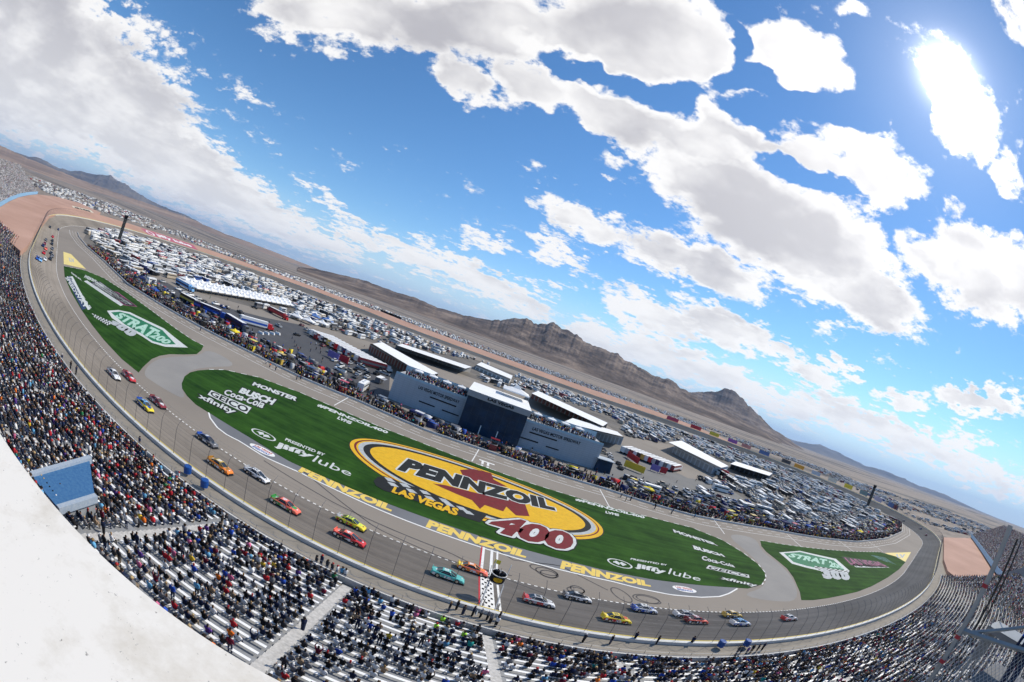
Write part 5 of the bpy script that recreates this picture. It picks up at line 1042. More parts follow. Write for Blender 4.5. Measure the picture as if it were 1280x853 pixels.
# sign panels
def sign(p, rz, w, h, z, c, txt, label, name='sign_panel', posts=True, txtc=WHITE, group=None):
    r_ = empty(name, (p[0], p[1], 0), rz, label, 'sign', group); mb = MB(); mb.box((0, 0, z+h/2), (w, .25, h)); link('panel', _fx(mb, 'panel', [c]), r_)
    if txt: mb = MB(); text_on(mb, txt, [(-w*.42, -.14, z+h*.8), (w*.42, -.14, z+h*.8), (w*.42, -.14, z+h*.2), (-w*.42, -.14, z+h*.2)], 0, 0, .03); link('lettering', mb.mesh('lettering', [txtc]), r_)
    if posts: mb = MB(); [mb.tube([(s*w*.4, .1, -2), (s*w*.4, .1, z+.1)], .12, 5) for s in (-1, 1)]; link('post', mb.mesh('post', [POST]), r_)
    return r_
for a, b, c, lab in [((409, 446), (422, 453), 'purple', 'violet panel at the front of the left hauler row'), ((423, 452), (434, 457), 'red', 'red panel at the front of the left hauler row'), ((783, 572), (797, 582), 'red', 'large red panel at the front of the right hauler row'), ((812, 588), (823, 592), 'purple', 'violet panel right of the large red one'), ((824, 592), (832, 594), 'red', 'small red panel at the right end of the hauler row'), ((779, 584), (804, 594), 'yellow', 'long low yellow panel in front of the right haulers')]:
    A, B = G(*a), G(*b); sign(mid(a, b), heading(a, b), math.dist(A, B), 3.0, .6, mat('panel_'+c, PAL[c] if c != 'purple' else (.2, .15, .4), .6, .1), None, lab)
# ---- scoring pylons
for (bx_, by_), h, lab in [((148, 303), 23, 'tall black scoring pylon at the left end of the infield'), ((1083, 636), 24, 'tall black scoring pylon at the right end of the infield')]:
    x, y = G(bx_, by_); r_ = empty('scoring_pylon', (x, y, 0), math.atan2(CAM[0]-x, -(CAM[1]-y)), lab, 'pylon'); mb = MB(); mb.box((0, 0, h/2+.5), (3.4, 3.4, h-1)); link('tower', _fx(mb, 'tower', [BLACKP]), r_)
    for k in range(14):
        mb = MB(); z = 3+k*(h-4.5)/14
        for s in range(4):
            c, s_ = math.cos(s*math.pi/2), math.sin(s*math.pi/2); P_ = [(-1.2, -1.73), (1.2, -1.73)]; mb.quad(*[(a*c-b*s_, a*s_+b*c, zz) for (a, b), zz in ((P_[0], z), (P_[1], z), (P_[1], z+.75), (P_[0], z+.75))])
        link('number_row', mb.mesh('number_row', [mat('pylon_number', (.10, .10, .09), .5, .6, 2.5)]), r_)
    mb = MB(); mb.box((0, 0, .5), (4.4, 4.4, 1.2)); link('base', _fx(mb, 'base', [mat('yellow_base', (.5, .42, .1), .7, .1)]), r_)
    mb = MB(); mb.box((0, 0, h+.7), (4.2, 4.2, 1.4)); link('cap', _fx(mb, 'cap', [BLACKP]), r_)
# ---- billboards behind the back straight
def station(px, py, off=6, dz=3.5):
    best = None
    for i in range(NP_):
        if OUT[i, 1] < -330: continue
        if abs(OUT[i, 0]) > 230 and OUT[i, 0]*(px-640) < 0: continue
        a = proj(np.r_[OUT[i]+NRM[i]*off, HB[i]+dz]); d = (a[0]-px)**2+.3*(a[1]-py)**2
        if best is None or d < best[0]: best = (d, i)
    return best[1]
BB = [(841, 521, 'crimson', 'GLIDDEN', 11), (868, 528, 'red', 'SUNOCO', 10), (891, 538, 'yellow', None, 9), (915, 548, 'purple', None, 9), (936, 556, 'red and white', None, 9), (958, 566, 'blue', 'GEICO', 10), (981, 574, 'dark', None, 9), (1002, 582, 'orange', None, 10), (1022, 590, 'pale blue', None, 9), (1043, 599, 'pale', None, 9), (1063, 606, 'yellow', None, 9), (1080, 613, 'teal', None, 9), (1100, 622, 'lavender', None, 9), (1115, 629, 'blue', 'GEICO', 10), (1131, 636, 'black', None, 8), (1146, 642, 'pale blue', None, 8), (1161, 651, 'red', None, 7), (1176, 660, 'dark red', None, 7)]
BC = {'crimson': (.45, .05, .10), 'red': (.48, .03, .04), 'yellow': (.62, .50, .05), 'purple': (.30, .10, .35), 'red and white': (.50, .22, .20), 'blue': (.08, .14, .32), 'dark': (.06, .06, .065), 'orange': (.62, .30, .04), 'pale blue': (.40, .46, .55), 'pale': (.52, .52, .48), 'teal': (.14, .22, .24), 'lavender': (.38, .36, .48), 'black': (.03, .03, .035), 'dark red': (.25, .05, .07)}
for k, (a, b, c, txt, w) in enumerate(BB):
    i = station(a, b); p = OUT[i]+NRM[i]*5.5; rz = math.atan2(_t[i][1], _t[i][0])
    if math.cos(rz)*(-NRM[i][1])+math.sin(rz)*NRM[i][0] < 0: rz += math.pi
    txt = None if txt in ('GLIDDEN', 'SUNOCO') else txt
    w *= 1.75; r_ = sign(p, rz, w, 5.2, HB[i]+1.6, mat('board_'+c.replace(' ', '_'), BC[c], .6, .12, .5), txt, '%s billboard behind the back straight wall, %s from the left' % (c, fl[k] if k < 17 else 'last'), 'billboard', True, WHITE, 'billboards behind the back straight')
    mb = MB()
    for q_ in range(4): u = rng.uniform(-.4, .15); mb.quad((w*u, -.135, HB[i]+2.2+q_*.7), (w*(u+rng.uniform(.15, .3)), -.135, HB[i]+2.2+q_*.7), (w*(u+.25), -.135, HB[i]+2.55+q_*.7), (w*u, -.135, HB[i]+2.55+q_*.7))
    if not txt: link('print', mb.mesh('print', [WHITE if c not in ('pale', 'pale blue', 'yellow') else BLACKP]), r_)
# painted banners on the salmon bank
def bank_banner(x0, x1, d0, d1, c, txt, tc, nm):
    z = lambda d: H_BACK+.9+(d-3)*(5.4/31)+.05; mb = MB(); mb.quad((x0, d0, z(d0)), (x1, d0, z(d0)), (x1, d1, z(d1)), (x0, d1, z(d1)), 0)
    w = x1-x0; text_on(mb, txt, [(x0+w*.08, d1-(d1-d0)*.2, z(d1)+.02), (x1-w*.08, d1-(d1-d0)*.2, z(d1)+.02), (x1-w*.08, d0+(d1-d0)*.2, z(d0)+.05), (x0+w*.08, d0+(d1-d0)*.2, z(d0)+.05)], 0, 1, .04)
    o = mb.build(nm, [c, tc], bankb, fix=False); return o
i0, i1 = station(184, 290, 4), station(247, 309, 4)
def bp(fi_, o_):
    i = int(fi_); t = fi_-i; a = lambda A_: A_[i]*(1-t)+A_[(i+1) % NP_]*t
    p = a(OUT)+a(NRM)*o_*.9; return (p[0], p[1], float(a(HB))+(.9+(o_-3)*(5.4/31))*.8+.08)
mb = MB(); I_ = np.linspace(i0, i1, 24); mb.strip([bp(i, 4) for i in I_], [bp(i, 31) for i in I_], 0)
v_, f_ = glyphs('jiffy lube', .04); lo_, hi_ = v_.min(0), v_.max(0); mb.add([tuple(np.array(bp(i0+(i1-i0)*(.24+.68*(a-lo_[0])/(hi_[0]-lo_[0])), 8+18*(b-lo_[1])/(hi_[1]-lo_[1])))+np.array([0, 0, .05])) for a, b in v_], f_, 1)
c_ = [(math.cos(2*math.pi*k/20), math.sin(2*math.pi*k/20)) for k in range(20)]; mb.strip([tuple(np.array(bp(i0+(i1-i0)*(.12+.075*a), 17+10*b))+np.array([0, 0, .05])) for a, b in c_], [tuple(np.array(bp(i0+(i1-i0)*(.12+.05*a), 17+7*b))+np.array([0, 0, .05])) for a, b in c_], 1, True)
up_mesh(mb.build('painted_banner', [mat('pink_soil_paint', (.42, .12, .17), .8, .1, .3), WHITE], bankb, fix=False))
mb = MB(); g4 = GL([(90, 257), (114, 263), (124, 272), (98, 267)], 6.0); flat(mb, g4, 5.66, 0); c_ = np.mean(g4, 0); text_on(mb, 'PENNZOIL', [tuple(c_+(np.array(p)-c_)*.8) for p in g4], 5.70, 1, .06)
up_mesh(mb.build('painted_banner', [mat('cream_soil_paint', (.62, .56, .42), .8, .1), BLACKP], fieldL, fix=False))
# ---- vehicles: campers, trucks and cars
def veh_low(kind):
    v, f, s = [], [], []
    def bx(c, d, k, tk=None, tp=1.0):
        o = len(v); x, y, z = d[0]/2, d[1]/2, d[2]/2
        for zz, t in ((-z, 1), (z, tp)):
            for sx, sy in ((-1, -1), (1, -1), (1, 1), (-1, 1)): v.append((c[0]+sx*x*t, c[1]+sy*y*t, c[2]+zz))
        for a in ((0, 1, 5, 4), (1, 2, 6, 5), (2, 3, 7, 6), (3, 0, 4, 7)): f.append(tuple(o+i for i in a)); s.append(k)
        f.append((o+4, o+5, o+6, o+7)); s.append(k if tk is None else tk)
    if kind == 'motorhome': bx((0, 0, 1.9), (10, 2.5, 3.0), 0, 2); bx((0, 0, 2.3), (9.2, 2.54, .6), 1); bx((5.0, 0, 2.1), (.1, 2.2, 1.2), 1); bx((-1, 0, 3.55), (1.1, .8, .3), 2); bx((2.5, 0, 3.52), (1.1, .8, .25), 2); bx((-3.2, 0, .45), (1.0, 2.45, .8), 1); bx((3.2, 0, .45), (1.0, 2.45, .8), 1)
    elif kind == 'trailer': bx((0, 0, 1.6), (7, 2.4, 2.3), 0, 2); bx((0, 0, 1.9), (5.6, 2.44, .5), 1); bx((0, 0, .4), (1.6, 2.35, .7), 1); bx((0, 1.9, 2.4), (5.0, 1.6, .06), 3)
    elif kind == 'pickup': bx((0, 0, .85), (5.4, 1.9, .75), 0); bx((.3, 0, 1.5), (2.2, 1.7, .65), 1, 0, .8); bx((-1.6, 0, 1.24), (1.9, 1.5, .03), 1); bx((1.7, 0, .35), (.7, 1.94, .6), 1); bx((-1.7, 0, .35), (.7, 1.94, .6), 1)
    else: bx((0, 0, .72), (4.5, 1.8, .62), 0); bx((-.2, 0, 1.25), (2.5, 1.6, .5), 1, 0, .74); bx((1.4, 0, .33), (.62, 1.84, .6), 1); bx((-1.4, 0, .33), (.62, 1.84, .6), 1)
    return np.array(v), np.array(f), np.array(s)
KIND = ['motorhome', 'trailer', 'pickup', 'car']; VM = {k: veh_low(k) for k in KIND}
VC = {'white': (.72, .72, .71), 'silver': (.40, .41, .42), 'tan': (.45, .38, .29), 'black': (.02, .02, .022), 'grey': (.14, .14, .15), 'red': (.35, .03, .03), 'blue': (.03, .08, .28), 'maroon': (.14, .02, .03)}; VN = list(VC); VA = np.array([VC[n] for n in VN])
def vmesh(kind, col):
    key = 'veh_%s_%s' % (kind, col)
    if key in bpy.data.meshes: return bpy.data.meshes[key]
    V, F, S = VM[kind]; mb = MB(); mb.v = [tuple(map(float, p)) for p in V]; mb.f = [list(map(int, q)) for q in F]; mb.m = [int(q) for q in S]
    return mb.mesh(key, [mat('vehicle_'+col, VC[col], .4, .05, 1, spec=.4), mat('vehicle_dark', (.02, .022, .025), .3, 0), WROOF if kind in ('motorhome', 'trailer') else mat('vehicle_'+col, VC[col]), mat('awning', (.3, .32, .36), .7, .1)])
slots = []; CP_ = GL(CAMP); xs_, ys_ = [p[0] for p in CP_], [p[1] for p in CP_]
YP_ = [GL(lot), GL(lotR)]
def in_camp(x, y): return (inside(x, y, CP_) or any(inside(x, y, e) for e in YP_)) and not any(inside(x, y, e) for e in BUILD_EX)
ys_ += [-497]; row = 0; y = min(ys_)+3
while y < max(ys_)-3:
    x = min(xs_)+3; row += 1
    while x < max(xs_):
        carz = x > 90 and y < -300; big = (not carz) and rng.random() < .72
        kd = rng.choice(4, p=[.30, .24, .22, .24]) if not carz else rng.choice(4, p=[.05, .05, .35, .55])
        L_ = (3.6 if kd < 2 else 2.7); gap = rng.uniform(1.0, 4.0) if not carz else rng.uniform(.3, 1.0)
        yy = y+rng.uniform(-1, 1)
        if any(inside(x, yy, e) for e in YP_):
            kd = rng.choice(4, p=[.03, .10, .40, .47])
            if np.min(np.hypot(pw[:, 0]-x, pw[:, 1]-yy)) < 18: x += 4; continue
        elif np.min(np.hypot(pw[:, 0]-x, pw[:, 1]-yy)) < 13: x += 4; continue
        if in_camp(x, yy) and rng.random() < (.80 if carz else .86)+.9*mnoise.noise(Vector((x*.02, yy*.03, 2))): slots.append((x, yy, math.pi/2+rng.uniform(-.12, .12)+(math.pi if rng.random() < .5 else 0)+(.0 if rng.random() < .8 else 1.5), kd, row))
        x += L_+gap
    y += 12.5 if y > -300 else 8.5
slots = np.array(slots); vd = np.linalg.norm(slots[:, :2]-CAM[:2], axis=1); size = np.where(slots[:, 3] < 2, 1.0, .62); orderv = np.argsort(vd/size)
ind = [i for i in orderv if inframe((slots[i, 0], slots[i, 1], 0), 0)][:290]; mset = np.ones(len(slots), bool); mset[ind] = False
vcol = rng.choice(len(VN), len(slots), p=[.28, .16, .12, .20, .14, .03, .04, .03])
def veh_mass(nm, sl, kinds, colsi, label, z=0.0):
    Vs, Fs, Cs, off = [], [], [], 0
    for k in range(4):
        m = kinds == k
        if not m.any(): continue
        V, F, S = VM[KIND[k]]; n = m.sum(); c = VA[colsi[m]]*rng.uniform(.8, 1.1, (n, 1)); c = np.where((k < 2) & (rng.random((n, 1)) < .25), np.array([.70, .70, .69])*rng.uniform(.8, 1.05, (n, 1)), c) if k < 2 else c
        pal = np.stack([c, np.tile([.025, .027, .03], (n, 1)), (np.tile([.72, .72, .71], (n, 1)) if k < 2 else c), np.array([VC['blue'], VC['grey'], VC['red'], (.3, .3, .3)])[rng.integers(0, 4, n)]], 1)
        a, b, cc = scatter(V, F, S, np.c_[sl[m, 0], sl[m, 1], np.full(n, z)], sl[m, 2], np.ones(n), pal); Vs.append(a); Fs.append(b+off); Cs.append(cc); off += len(a)
    o = big_mesh(nm, np.concatenate(Vs), np.concatenate(Fs), np.concatenate(Cs), material=attr_mat('vehicle_mass', 'tone', .45, .4)); o['kind'] = 'stuff'; o['label'] = label
veh_mass('parked_campers', slots[mset], slots[mset, 3].astype(int), vcol[mset], 'mass of parked campers, trucks and cars filling the infield')
rowcnt = {}
for i in sorted(ind, key=lambda q: (slots[q, 4], slots[q, 0])):
    x, y, rz, kd, rw = slots[i]; kd = int(kd); rowcnt[rw] = rowcnt.get(rw, 0)+1; kn = KIND[kd]; cn = VN[vcol[i]]
    if kd < 2 and cn in ('black', 'red', 'blue', 'maroon') and rng.random() < .6: cn = 'white'
    o = link({'motorhome': 'motorhome', 'trailer': 'camping_trailer', 'pickup': 'pickup_truck', 'car': 'parked_car'}[kn], vmesh(kn, cn), None, (x, y, 0), rz)
    tag(o, '%s %s parked in infield row %s from pit lane, number %s along the row' % (cn, kn, word(rw), word(rowcnt[rw])), {'motorhome': 'motorhome', 'trailer': 'trailer', 'pickup': 'pickup truck', 'car': 'car'}[kn], 'vehicles parked in the infield')
# outside car parks
oslots = []
def lotfill(P, dx, dy, p, cl=.0):
    xs, ys = [q[0] for q in P], [q[1] for q in P]; y = min(ys)
    while y < max(ys):
        x = min(xs)
        while x < max(xs):
            if inside(x, y, P) and rng.random() < p+cl*mnoise.noise(Vector((x*.006, y*.01, 4))): oslots.append((x+rng.uniform(-1, 1), y+rng.uniform(-1, 1), math.pi/2+rng.uniform(-.1, .1), 0))
            x += dx
        y += dy
lotfill([(-760, 150), (-200, 260), (500, 260), (1000, 60), (1100, 300), (500, 520), (-300, 560), (-760, 400)], 4.5, 13, .7, 1.4)
lotfill([(-1900, -300), (-760, -200), (-800, 500), (-1900, 700)], 5.5, 20, .30, 1.0)
lotfill([(560, -330), (1500, -500), (1700, 300), (700, 100)], 5.5, 18, .4, 1.3)
oslots = np.array(oslots); ok_ = rng.choice(4, len(oslots), p=[.12, .13, .30, .45]); oc = rng.choice(len(VN), len(oslots), p=[.36, .20, .07, .14, .12, .04, .04, .03])
veh_mass('parked_cars', oslots, ok_, oc, 'vast fields of parked cars outside the track', -.68)
# ---- yard vehicles
for a, b, kd, c, rz, lab in [(348, 409, 'pickup', 'silver', -.5, 'silver pickup alone in the middle of the dark yard'), (300, 392, 'pickup', 'black', -.4, 'black pickup left in the dark yard'), (318, 386, 'car', 'black', .3, 'small black car in the open dark yard'), (284, 386, 'car', 'grey', -.3, 'grey car behind the blue cab hauler'), (278, 385, 'car', 'blue', -.3, 'blue car behind the blue cab hauler'), (303, 397, 'car', 'white', -.3, 'white car near the red cab hauler'), (371, 420, 'car', 'black', 1.2, 'black cart at the right of the dark yard'), (886, 600, 'car', 'silver', -.2, 'silver car right of the blue grey hall'), (876, 598, 'car', 'black', -.2, 'black car right of the blue grey hall'), (902, 612, 'car', 'white', -.6, 'white car in the right yard'), (912, 610, 'car', 'black', -.6, 'black car in the right yard')]:
    o = link({'pickup': 'pickup_truck', 'car': 'parked_car'}[kd], vmesh(kd, c), None, (*G(a, b), .01), rz); tag(o, lab, {'pickup': 'pickup truck', 'car': 'car'}[kd])
# concrete blocks
for k in range(4):
    mb = MB(); mb.box((0, 0, .5), (3.2, 1.0, 1.0), 0, 0, .8); o = mb.build('concrete_block', WROOF); o.location = (*G(326+k*7, 417.5+.2*k), 0); tag(o, 'white concrete block in the dark yard, %s in the line of four' % ORD[k], 'block', 'white blocks in the yard')
# ---- pit row: boxes, canopies, tyre stacks, crews
def pitbox_meshes():
    a = MB(); a.box((0, 0, 1.0), (2.6, 1.5, 1.9)); b = MB(); b.box((0, 0, 2.0), (2.7, 1.6, .08)); c = MB(); c.box((0, 0, 3.9), (3.2, 2.2, .10)); p = MB()
    for sx in (-1, 1):
        for sy in (-1, 1): p.tube([(sx*1.25, sy*.7, 2.0), (sx*1.35, sy*.9, 3.9)], .04, 4)
    s = MB(); s.box((-.6, .2, 2.4), (.5, .5, .7)); s.box((.6, .2, 2.4), (.5, .5, .7)); m = MB(); m.box((0, -.78, 2.5), (1.9, .06, .6)); return a, b, c, p, s, m
_pb = pitbox_meshes(); pbm = [_fx(q_, n, [POST]) for q_, n in zip(_pb, ['cabinet', 'upper_deck', 'canopy', 'canopy_pole', 'seat', 'screen'])]
TS = MB()
for k in range(4): TS.tube([(0, 0, .02+k*.3), (0, 0, .06+k*.3), (0, 0, .26+k*.3), (0, 0, .3+k*.3)], [.28, .35, .35, .28], 12)
ts_me = _fx(TS, 'tyre_stack', [TYRE])
ps = np.r_[0, np.cumsum(np.linalg.norm(np.diff(pw[:, :2], axis=0), axis=1))]
def pit_at(s, o): x, y = np.interp(s, ps, pw[:, 0]), np.interp(s, ps, pw[:, 1]); nx, ny = np.interp(s, ps, nw[:, 0]), np.interp(s, ps, nw[:, 1]); return (x-nx*o, y-ny*o), math.atan2(ny, nx)
PCOL = ['black', 'navy', 'yellow', 'red', 'grey', 'black', 'black', 'gold', 'grey', 'maroon', 'black', 'black', 'navy', 'white']
s0_ = ps[-1]*.13; nb = 43
for k in range(nb):
    s = s0_+k*(ps[-1]*.80-s0_)/nb; (x, y), a = pit_at(s, 4.5+rng.uniform(-.5, .8)); c = PCOL[(k*5+3) % 14]; r_ = empty('pit_box', (x, y, 0), a+math.pi/2, '%s canopied crew box behind the pit wall, number %s from the left' % (c, word(k+1)), 'pit box', 'pit boxes along the wall')
    mm = paint(c, CP[c])
    for q_, me in zip(['cabinet', 'upper_deck', 'canopy', 'canopy_pole', 'seat', 'screen'], pbm):
        o = link(q_, me, r_)
        o.material_slots[0].link = 'OBJECT'; o.material_slots[0].material = mm if q_ in ('cabinet', 'canopy') else (DARKW if q_ in ('screen', 'seat') else RAILM)
    (x, y), a = pit_at(s+3.2, 2.6); o = link('tyre_stack', ts_me, None, (x, y, 0), 0); tag(o, 'stack of four black tyres beside crew box number %s from the left' % word(k+1), 'tyre stack', 'tyre stacks along the pit wall')
nP = 9500; us = rng.uniform(ps[-1]*.08, ps[-1]*.93, nP); oo = np.abs(rng.normal(0, 1, nP))*7+1.0; okp = np.array([mnoise.noise(Vector((a*.09, b*.3, 9))) for a, b in zip(us, oo)]) > -.15; us, oo = us[okp], oo[okp]
pp = np.array([(*pit_at(a, b)[0], .47) for a, b in zip(us, oo)]); _pw = PW.copy(); PW[:] = PW*.6; PW[PN.index('black')] += .25; PW[PN.index('red')] += .05; PW[PN.index('yellow')] += .06; PW[:] = PW/PW.sum()
crowd('crowd', pp, rng.uniform(0, 6.28, len(pp)), 'pit crews and guests packed behind the pit wall', 1.05, None, 1.0)
# loose carts, cases and generators behind the crews
n_ = 1500; us_ = rng.uniform(ps[-1]*.12, ps[-1]*.9, n_); oo_ = rng.uniform(6, 30, n_); P_ = np.array([(*pit_at(a, b)[0], 0) for a, b in zip(us_, oo_)]); kp = np.array([not (-50 < p[0] < 60 and p[1] > -489) for p in P_]); P_ = P_[kp]; n_ = len(P_)
bV = np.array([(x, y, z) for z in (0, 1) for x, y in ((-.5, -.5), (.5, -.5), (.5, .5), (-.5, .5))], float); bF = np.array([(0, 1, 5, 4), (1, 2, 6, 5), (2, 3, 7, 6), (3, 0, 4, 7), (4, 5, 6, 7)]); bS = np.array([0, 0, 0, 0, 1])
cA = np.array([CP[c] for c in ('black', 'navy', 'grey', 'red', 'yellow', 'silver', 'white', 'blue')]); ci_ = rng.choice(8, n_, p=[.42, .12, .22, .06, .025, .10, .03, .025]); ct_ = np.where((rng.random(n_) < .5)[:, None], cA[ci_], cA[rng.choice(8, n_)])
a, b, c = scatter(bV, bF, bS, P_, rng.uniform(0, 6.28, n_), np.c_[rng.uniform(.8, 3.4, n_), rng.uniform(.6, 1.6, n_), rng.uniform(.5, 2.1, n_)][:, None, :].squeeze(1)[:, None, :].repeat(8, 1) if False else np.ones(n_), np.stack([cA[ci_], ct_], 1))
sc3 = np.repeat(np.c_[rng.uniform(.8, 3.4, n_), rng.uniform(.6, 1.6, n_), rng.uniform(.5, 2.1, n_)], 8, 0); ctr = np.repeat(P_, 8, 0); a = ctr+(a-ctr)*sc3
o = big_mesh('equipment_clutter', a, b, c, material=attr_mat('clutter_paint', 'tone', .6, .3)); o['kind'] = 'stuff'; o['label'] = 'clutter of carts, cases and generators behind the pit crews'
# crowd on roofs, in yard
rp = [(rng.uniform(-34, -9), rng.uniform(-478, -466), 10.7) for _ in range(220)]+[(rng.uniform(16, 44), rng.uniform(-476, -464), 10.7) for _ in range(220)]+[(*G(rng.uniform(300, 460), rng.uniform(430, 490)), .47) for _ in range(110)]+[(*G(rng.uniform(160, 420), rng.uniform(350, 440)), .47) for _ in range(70)]+[(*G(rng.uniform(760, 1000), rng.uniform(600, 650)), .47) for _ in range(110)]
rp = np.array([p for p in rp if p[2] > 5 or p[1] > -512]); PW[:] = _pw
crowd('crowd', rp, rng.uniform(0, 6.28, len(rp)), 'people on the media building roof and walking in the yards', 1.0, None, 1.0)
# pit side canopies
for k in range(34):
    s = ps[-1]*(.12+.80*(k+rng.uniform(-.3, .3))/34); (x, y), a = pit_at(s, rng.uniform(10, 16)); c = ['black', 'navy', 'grey', 'grey', 'blue', 'yellow', 'black', 'black'][k*3 % 8]
    if -47 < x < 60 and y > -492: continue
    ms = peaked_tent(rng.uniform(3.2, 5), rng.uniform(3, 4), 2.4, m=mat('canopy_'+c, CP[c], .8, .12)); place_tent(ms, (x, y), 0, a+math.pi/2, '%s pop-up canopy behind the pit crews, number %s from the left' % (c, word(k+1)), 'pop-up canopies behind pit row', 'pop_up_canopy')
# dark twin boards beyond the back straight
for k, (a, b) in enumerate([(475, 384), (487, 389)]):
    i = station(a, b, 8, 6); sign(OUT[i]+NRM[i]*44, 0, 22, 9, 4, mat('board_charcoal', (.03, .03, .035), .7, .2), None, ['left of two dark boards standing beyond the back bank', 'right of two dark boards standing beyond the back bank'][k], 'dark_board', True)
# ================================================================== mountains
def rock(name, c1, c2, c3, sc_):
    m = mat(name, c1, .95, 0); nt = m.node_tree; N = nt.nodes; L = nt.links; b = N['Principled BSDF']; b.inputs['Specular IOR Level'].default_value = .05
    tc = N.new('ShaderNodeTexCoord'); a = N.new('ShaderNodeTexNoise'); a.inputs['Scale'].default_value = sc_; a.inputs['Detail'].default_value = 12; a.inputs['Roughness'].default_value = .65; mp = N.new('ShaderNodeMapping'); mp.inputs['Scale'].default_value = (1, .5, 5); L.new(tc.outputs['Object'], mp.inputs[0]); L.new(mp.outputs[0], a.inputs[0])
    r = N.new('ShaderNodeValToRGB'); e = r.color_ramp.elements; e[0].position = .38; e[0].color = (*c1, 1); e[1].position = .62; e[1].color = (*c3, 1); q = e.new(.5); q.color = (*c2, 1); L.new(a.outputs[0], r.inputs[0]); L.new(r.outputs[0], b.inputs['Base Color'])
    bp = N.new('ShaderNodeBump'); bp.inputs['Strength'].default_value = .9; bp.inputs['Distance'].default_value = 30; L.new(a.outputs[0], bp.inputs['Height']); L.new(bp.outputs[0], b.inputs['Normal']); return m
def mountain(name, prof, rb, rc, re_, label, m, amp, sc_, fan=.35):
    az = np.array([p[0] for p in prof]); el = np.array([p[1] for p in prof]); A = np.arange(az[0], az[-1], .09 if rc < 12000 else .12); nr = 105; mb = MB()
    rr = np.r_[np.linspace(rb, rc, nr), np.linspace(rc*1.02, re_, 8)]
    for j, r_ in enumerate(rr):
        for a in A:
            x, y = CAM[0]+r_*math.sin(R(a)), CAM[1]+r_*math.cos(R(a)); e = np.interp(a, az, el); top = max(0, CAM[2]+rc*math.tan(R(e))+8); top *= 1+.10*mnoise.noise(Vector((a*.9, 2, 0)))+.03*mnoise.noise(Vector((a*3, 7, 0)))
            edge = min(1, (a-A[0])/2.5, (A[-1]-a)/2.5); t = (r_-rb)/(rc-rb)
            if t <= 1: s = fan*t*t*.9+(1-fan*.9)*max(0, (t-.35)/.65)**1.15
            else: s = max(0, 1-(r_-rc)/(re_-rc)*1.1)
            n = mnoise.ridged_multi_fractal(Vector((x/sc_+.25*mnoise.noise(Vector((x/900, y/900, 0))), y/sc_*.8, 1.7)), .85, 2.2, 8, 1.0, 2.2)-1.15+.13*(mnoise.ridged_multi_fractal(Vector((x/sc_*3.7, y/sc_*2.2, 8)), .8, 2.2, 5, 1.0, 2.0)-1)
            k = (4*t*(1-t) if t < 1 else 0)*.8+.25
            h = top*s+amp*n*(k*.9+.10)*max(.12, min(1, t*1.6-.25))*max(.10, min(1, top/300)**1.6); mb.v.append((x, y, max(-12, h*max(0, edge)**.7 - (12 if j == 0 else 0))))
    nA = len(A)
    for j in range(len(rr)-1):
        for i in range(nA-1): mb.f.append([j*nA+i, j*nA+i+1, (j+1)*nA+i+1, (j+1)*nA+i]); mb.m.append(0)
    o = mb.build(name, m, None, smooth=False, fix=False); up_mesh(o); struct(o, label); return o
RK = rock('desert_rock', (.075, .058, .048), (.135, .104, .084), (.26, .20, .155), .0030)
RK2 = rock('far_rock', (.10, .09, .085), (.13, .115, .105), (.17, .15, .13), .0006)
main = [(-28, .0), (-25.2, .19), (-22.1, .50), (-18.9, .80), (-15.6, .74), (-12.5, .92), (-9.7, .80), (-6.0, 1.01), (-4.0, 1.25), (-1.5, 1.9), (.2, 2.7), (1.5, 3.0), (3.1, 3.05), (4.7, 3.75), (6.2, 3.7), (8.1, 3.45), (10.4, 2.93), (12, 2.9), (13.7, 2.80), (15.2, 2.6), (17.6, 2.3), (19.3, 1.85), (20.9, 2.25), (22.7, 1.8), (24.6, 1.35), (27, 1.0), (30, .8), (33, .5), (36, .1), (38, -.1)]
mountain('mountain_ridge', main, 2300, 5200, 7600, 'long brown rocky mountain ridge behind the speedway', RK, 110, 1500)
peak = [(19, .3), (22, 1.2), (24.8, 1.7), (26.5, 2.5), (28.3, 3.3), (29.0, 3.55), (30, 3.4), (31.1, 3.05), (33.0, 2.2), (35.1, 1.1), (37, .6), (38.5, .3), (41, .0)]
mountain('mountain_peak', peak, 4500, 7600, 9800, 'steep brown peak at the right end of the ridge', RK, 130, 1700)
farR = [(30, .2), (36, .35), (38.7, .45), (40.9, .65), (42.5, 1.0), (44, .85), (45.5, .77), (47, .62), (49.1, .5), (52.5, .70), (55, .6), (57.5, .42), (61.1, .45), (66.4, .1), (70.3, -.02), (76, -.05)]
mountain('distant_hills', farR, 17000, 24000, 30000, 'blue far mountain range on the right horizon', RK2, 200, 5200)
farL = [(-78, .6), (-73, .9), (-68.9, .75), (-67.4, 1.03), (-65.4, 1.0), (-63.4, .78), (-61.6, .94), (-60.4, 1.4), (-59.3, 1.39), (-57.6, 1.77), (-56.2, 1.9), (-55, 1.7), (-53.3, 1.6), (-50.0, .98), (-46.9, .74), (-44.9, .72), (-42, .5), (-39, .3), (-33, .2), (-28, .15)]
mountain('distant_hills', farL, 14000, 20000, 26000, 'jagged blue mountain range on the left horizon', RK2, 260, 4200)
low = [(-82, .5), (-73, .85), (-69.2, .62), (-60, .40), (-54, .45), (-44.4, .62), (-38.7, .35), (-35.3, .38), (-29.7, .30), (-24.7, .15), (-20, .0)]
mountain('desert_rise', low, 6500, 9500, 12500, 'low pinkish desert rise along the left horizon', rock('pink_desert_rock', (.20, .15, .12), (.27, .20, .155), (.34, .25, .19), .0012), 30, 1600, 1.0)
